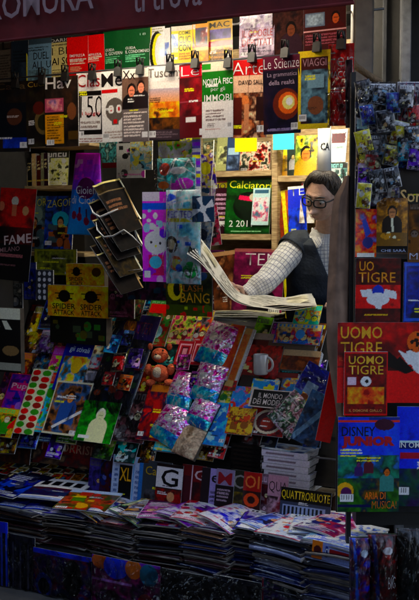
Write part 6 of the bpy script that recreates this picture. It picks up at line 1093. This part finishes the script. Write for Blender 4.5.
# shirt: sleeve, trunk, collar; vest over it
def cloth_tube(name, pts, rads, mat, nu, nv, amp, seed, parent=None, skip=None, seg=40, sub=8, close=False):
    P3 = []; R3 = []
    for i in range(len(pts) - 1):
        for k in range(sub): t = k / sub; P3.append(Vector(pts[i]).lerp(Vector(pts[i + 1]), t)); R3.append(tuple(a * (1 - t) + b * t for a, b in zip(rads[i], rads[i + 1])))
    P3.append(Vector(pts[-1])); R3.append(rads[-1]); n = len(P3)
    for _ in range(4): P3 = [P3[0]] + [(P3[i - 1] + P3[i] * 2 + P3[i + 1]) / 4 for i in range(1, n - 1)] + [P3[-1]]
    vs, fs0 = tube_data(P3, R3, seg); fs = fs0[:-2]; out = []
    for idx, v in enumerate(vs):
        i = idx // seg; d = (v - P3[i]); q = mnoise.noise(Vector((v.x * 13, v.y * 13, v.z * 13 + seed))) + .7 * mnoise.noise(Vector((d.x * 8 + seed, d.z * 8, i * .55 / sub * 4)))
        out.append(v + d.normalized() * amp * q)
    if skip:
        new = [skip(v) for v in out]; mv = [a is not b for a, b in zip(out, new)]; fs = [f for f in fs if not all(mv[i] for i in f)]; out = new
    o = pydata(name, out, fs, mat, parent or man); uvl = o.data.uv_layers.new(name='UVMap'); data = np.zeros((len(o.data.loops), 2), np.float32); li = 0
    for f in fs:
        ks = [q % seg for q in f]; wrap = max(ks) - min(ks) > 2
        for q in f: kk = q % seg; kk = kk + seg if wrap and kk == 0 else kk; data[li] = (kk / seg * nu, (q // seg) / (n - 1) * nv); li += 1
    uvl.data.foreach_set('uv', data.ravel()); sf = o.modifiers.new('t', 'SOLIDIFY'); sf.thickness = .003; sf.offset = -1; return o
cloth_tube('shirt_sleeve', [SH_L + Vector((.03, .0, .0)), SH_L + Vector((-.015, -.01, -.005)), SH_L.lerp(ELB, .5), ELB + Vector((0, 0, -.01)), ELB.lerp(WR, .5), WR + (WR - ELB).normalized() * -.015], [(.06, .06), (.066, .064), (.060, .060), (.056, .056), (.050, .050), (.034, .034)], 'checked_shirt', 22, 24, .007, 3)
cloth_tube('shirt_sleeve', [SH_R - Vector((.03, .0, .0)), SH_R, SH_R.lerp(ELR, .5), ELR, ELR.lerp(WRR, .5), WRR], [(.06, .06), (.068, .066), (.064, .062), (.058, .058), (.050, .050), (.038, .038)], 'checked_shirt', 22, 24, .010, 5)
cloth_tube('shirt', [NK + Vector((0, 0, .012)), NK + Vector((0, .005, -.02)), NK + Vector((0, .01, -.055)), NK.lerp(PEL, .3), NK.lerp(PEL, .6), PEL], [(.062, .060), (.078, .066), (.15, .088), (.178, .118), (.168, .122), (.165, .122)], 'checked_shirt', 60, 32, .004, 7)
apex = NK + Vector((.012, 0, -.22))
yb_ = NK.lerp(PEL, .3).y
def vskip(c):          # the front opening: cloth drawn back to a clean V edge
    dz = c.z - apex.z
    if c.y > yb_ + .02 or dz <= 0: return c
    lim = .003 + dz * .42; dx = c.x - apex.x
    if abs(dx) < lim: c = c.copy(); c.x = apex.x + (lim if dx > 0 else -lim); c.y += .006
    return c
vest = cloth_tube('vest', [NK + Vector((0, .005, -.022)), NK + Vector((0, .01, -.050)), NK.lerp(PEL, .3), NK.lerp(PEL, .6), PEL + Z * -.02], [(.100, .074), (.165, .104), (.185, .134), (.186, .138), (.182, .138)], 'navy', 1, 1, .008, 11, skip=vskip, seg=200, sub=26)
cap = cloth_tube('vest_shoulder', [SH_L + Vector((.055, .0, .012)), SH_L + Vector((.0, -.004, .0)), SH_L.lerp(ELB, .16)], [(.072, .072), (.083, .081), (.079, .078)], 'navy', 1, 1, .004, 12, parent=vest, sub=6)
# collar wings and front placket
NK = NK - Z * .018
for s in (-1, 1):
    a0 = NK + Vector((s * .012, -.075, -.030)); a1 = NK + Vector((s * .048, -.024, .020)); a2 = NK + Vector((s * .060, .03, .040)); b0 = NK + Vector((s * .050, -.100, -.075)); b1 = NK + Vector((s * .066, -.055, -.030)); b2 = NK + Vector((s * .066, .03, .016))
    vs = [a0, a1, a2, b0, b1, b2]; o = pydata('collar', vs, [(0, 3, 4, 1), (1, 4, 5, 2)], 'checked_shirt', man); uvl = o.data.uv_layers.new(name='UVMap')
    uvd = {0: (0, 0), 1: (6, 0), 2: (9, 0), 3: (0, 3), 4: (6, 3), 5: (9, 3)}; uvl.data.foreach_set('uv', np.array([uvd[l.vertex_index] for l in o.data.loops], np.float32).ravel())
    sb = o.modifiers.new('s', 'SUBSURF'); sb.levels = sb.render_levels = 2; sf = o.modifiers.new('t', 'SOLIDIFY'); sf.thickness = .003
cloth_tube('trousers', [PEL + Z * -.04, PEL + Z * -.3, Vector((PEL.x, PEL.y, .35))], [(.18, .14), (.19, .13), (.17, .11)], 'dark_plastic', 1, 1, .006, 15)
ubox('floor', at_u(180, .9), 1.3, .87, 1.49, 0, .06, 'dark_wall', kiosk)

sl = empty('plastic_sleeve', P(336, 236, 4.0), 'clear plastic sleeve with pale rows of print hanging beside the man face', 'plastic sleeve')
vs = []; 
for j in range(30):
    for i in range(7):
        s = i / 6; y = 158 + 78 * j / 29; vs.append(P(331.5 + 10 * s, y, 4.0) - Vector((0, .02 * math.sin(s * 3.1) + .008 * mnoise.noise(Vector((s * 3, j * .4, 2))), 0)))
pydata('sleeve', vs, [(j * 7 + i, (j + 1) * 7 + i, (j + 1) * 7 + i + 1, j * 7 + i + 1) for j in range(29) for i in range(6)], 'film', sl)
A = [P(333, 212, 3.995), P(339, 212, 3.995), P(333, 236, 3.995), P(339, 236, 3.995)]
me, _ = sheet_mesh('label', A, Art(8, 26, 3).run([('f', '#b8b8b0')] + [('r', .1, .06 + .12 * i, .9, .1 + .12 * i, '#404040') for i in range(8)]), [], sl.location); link('label', me, sl, 'gloss')
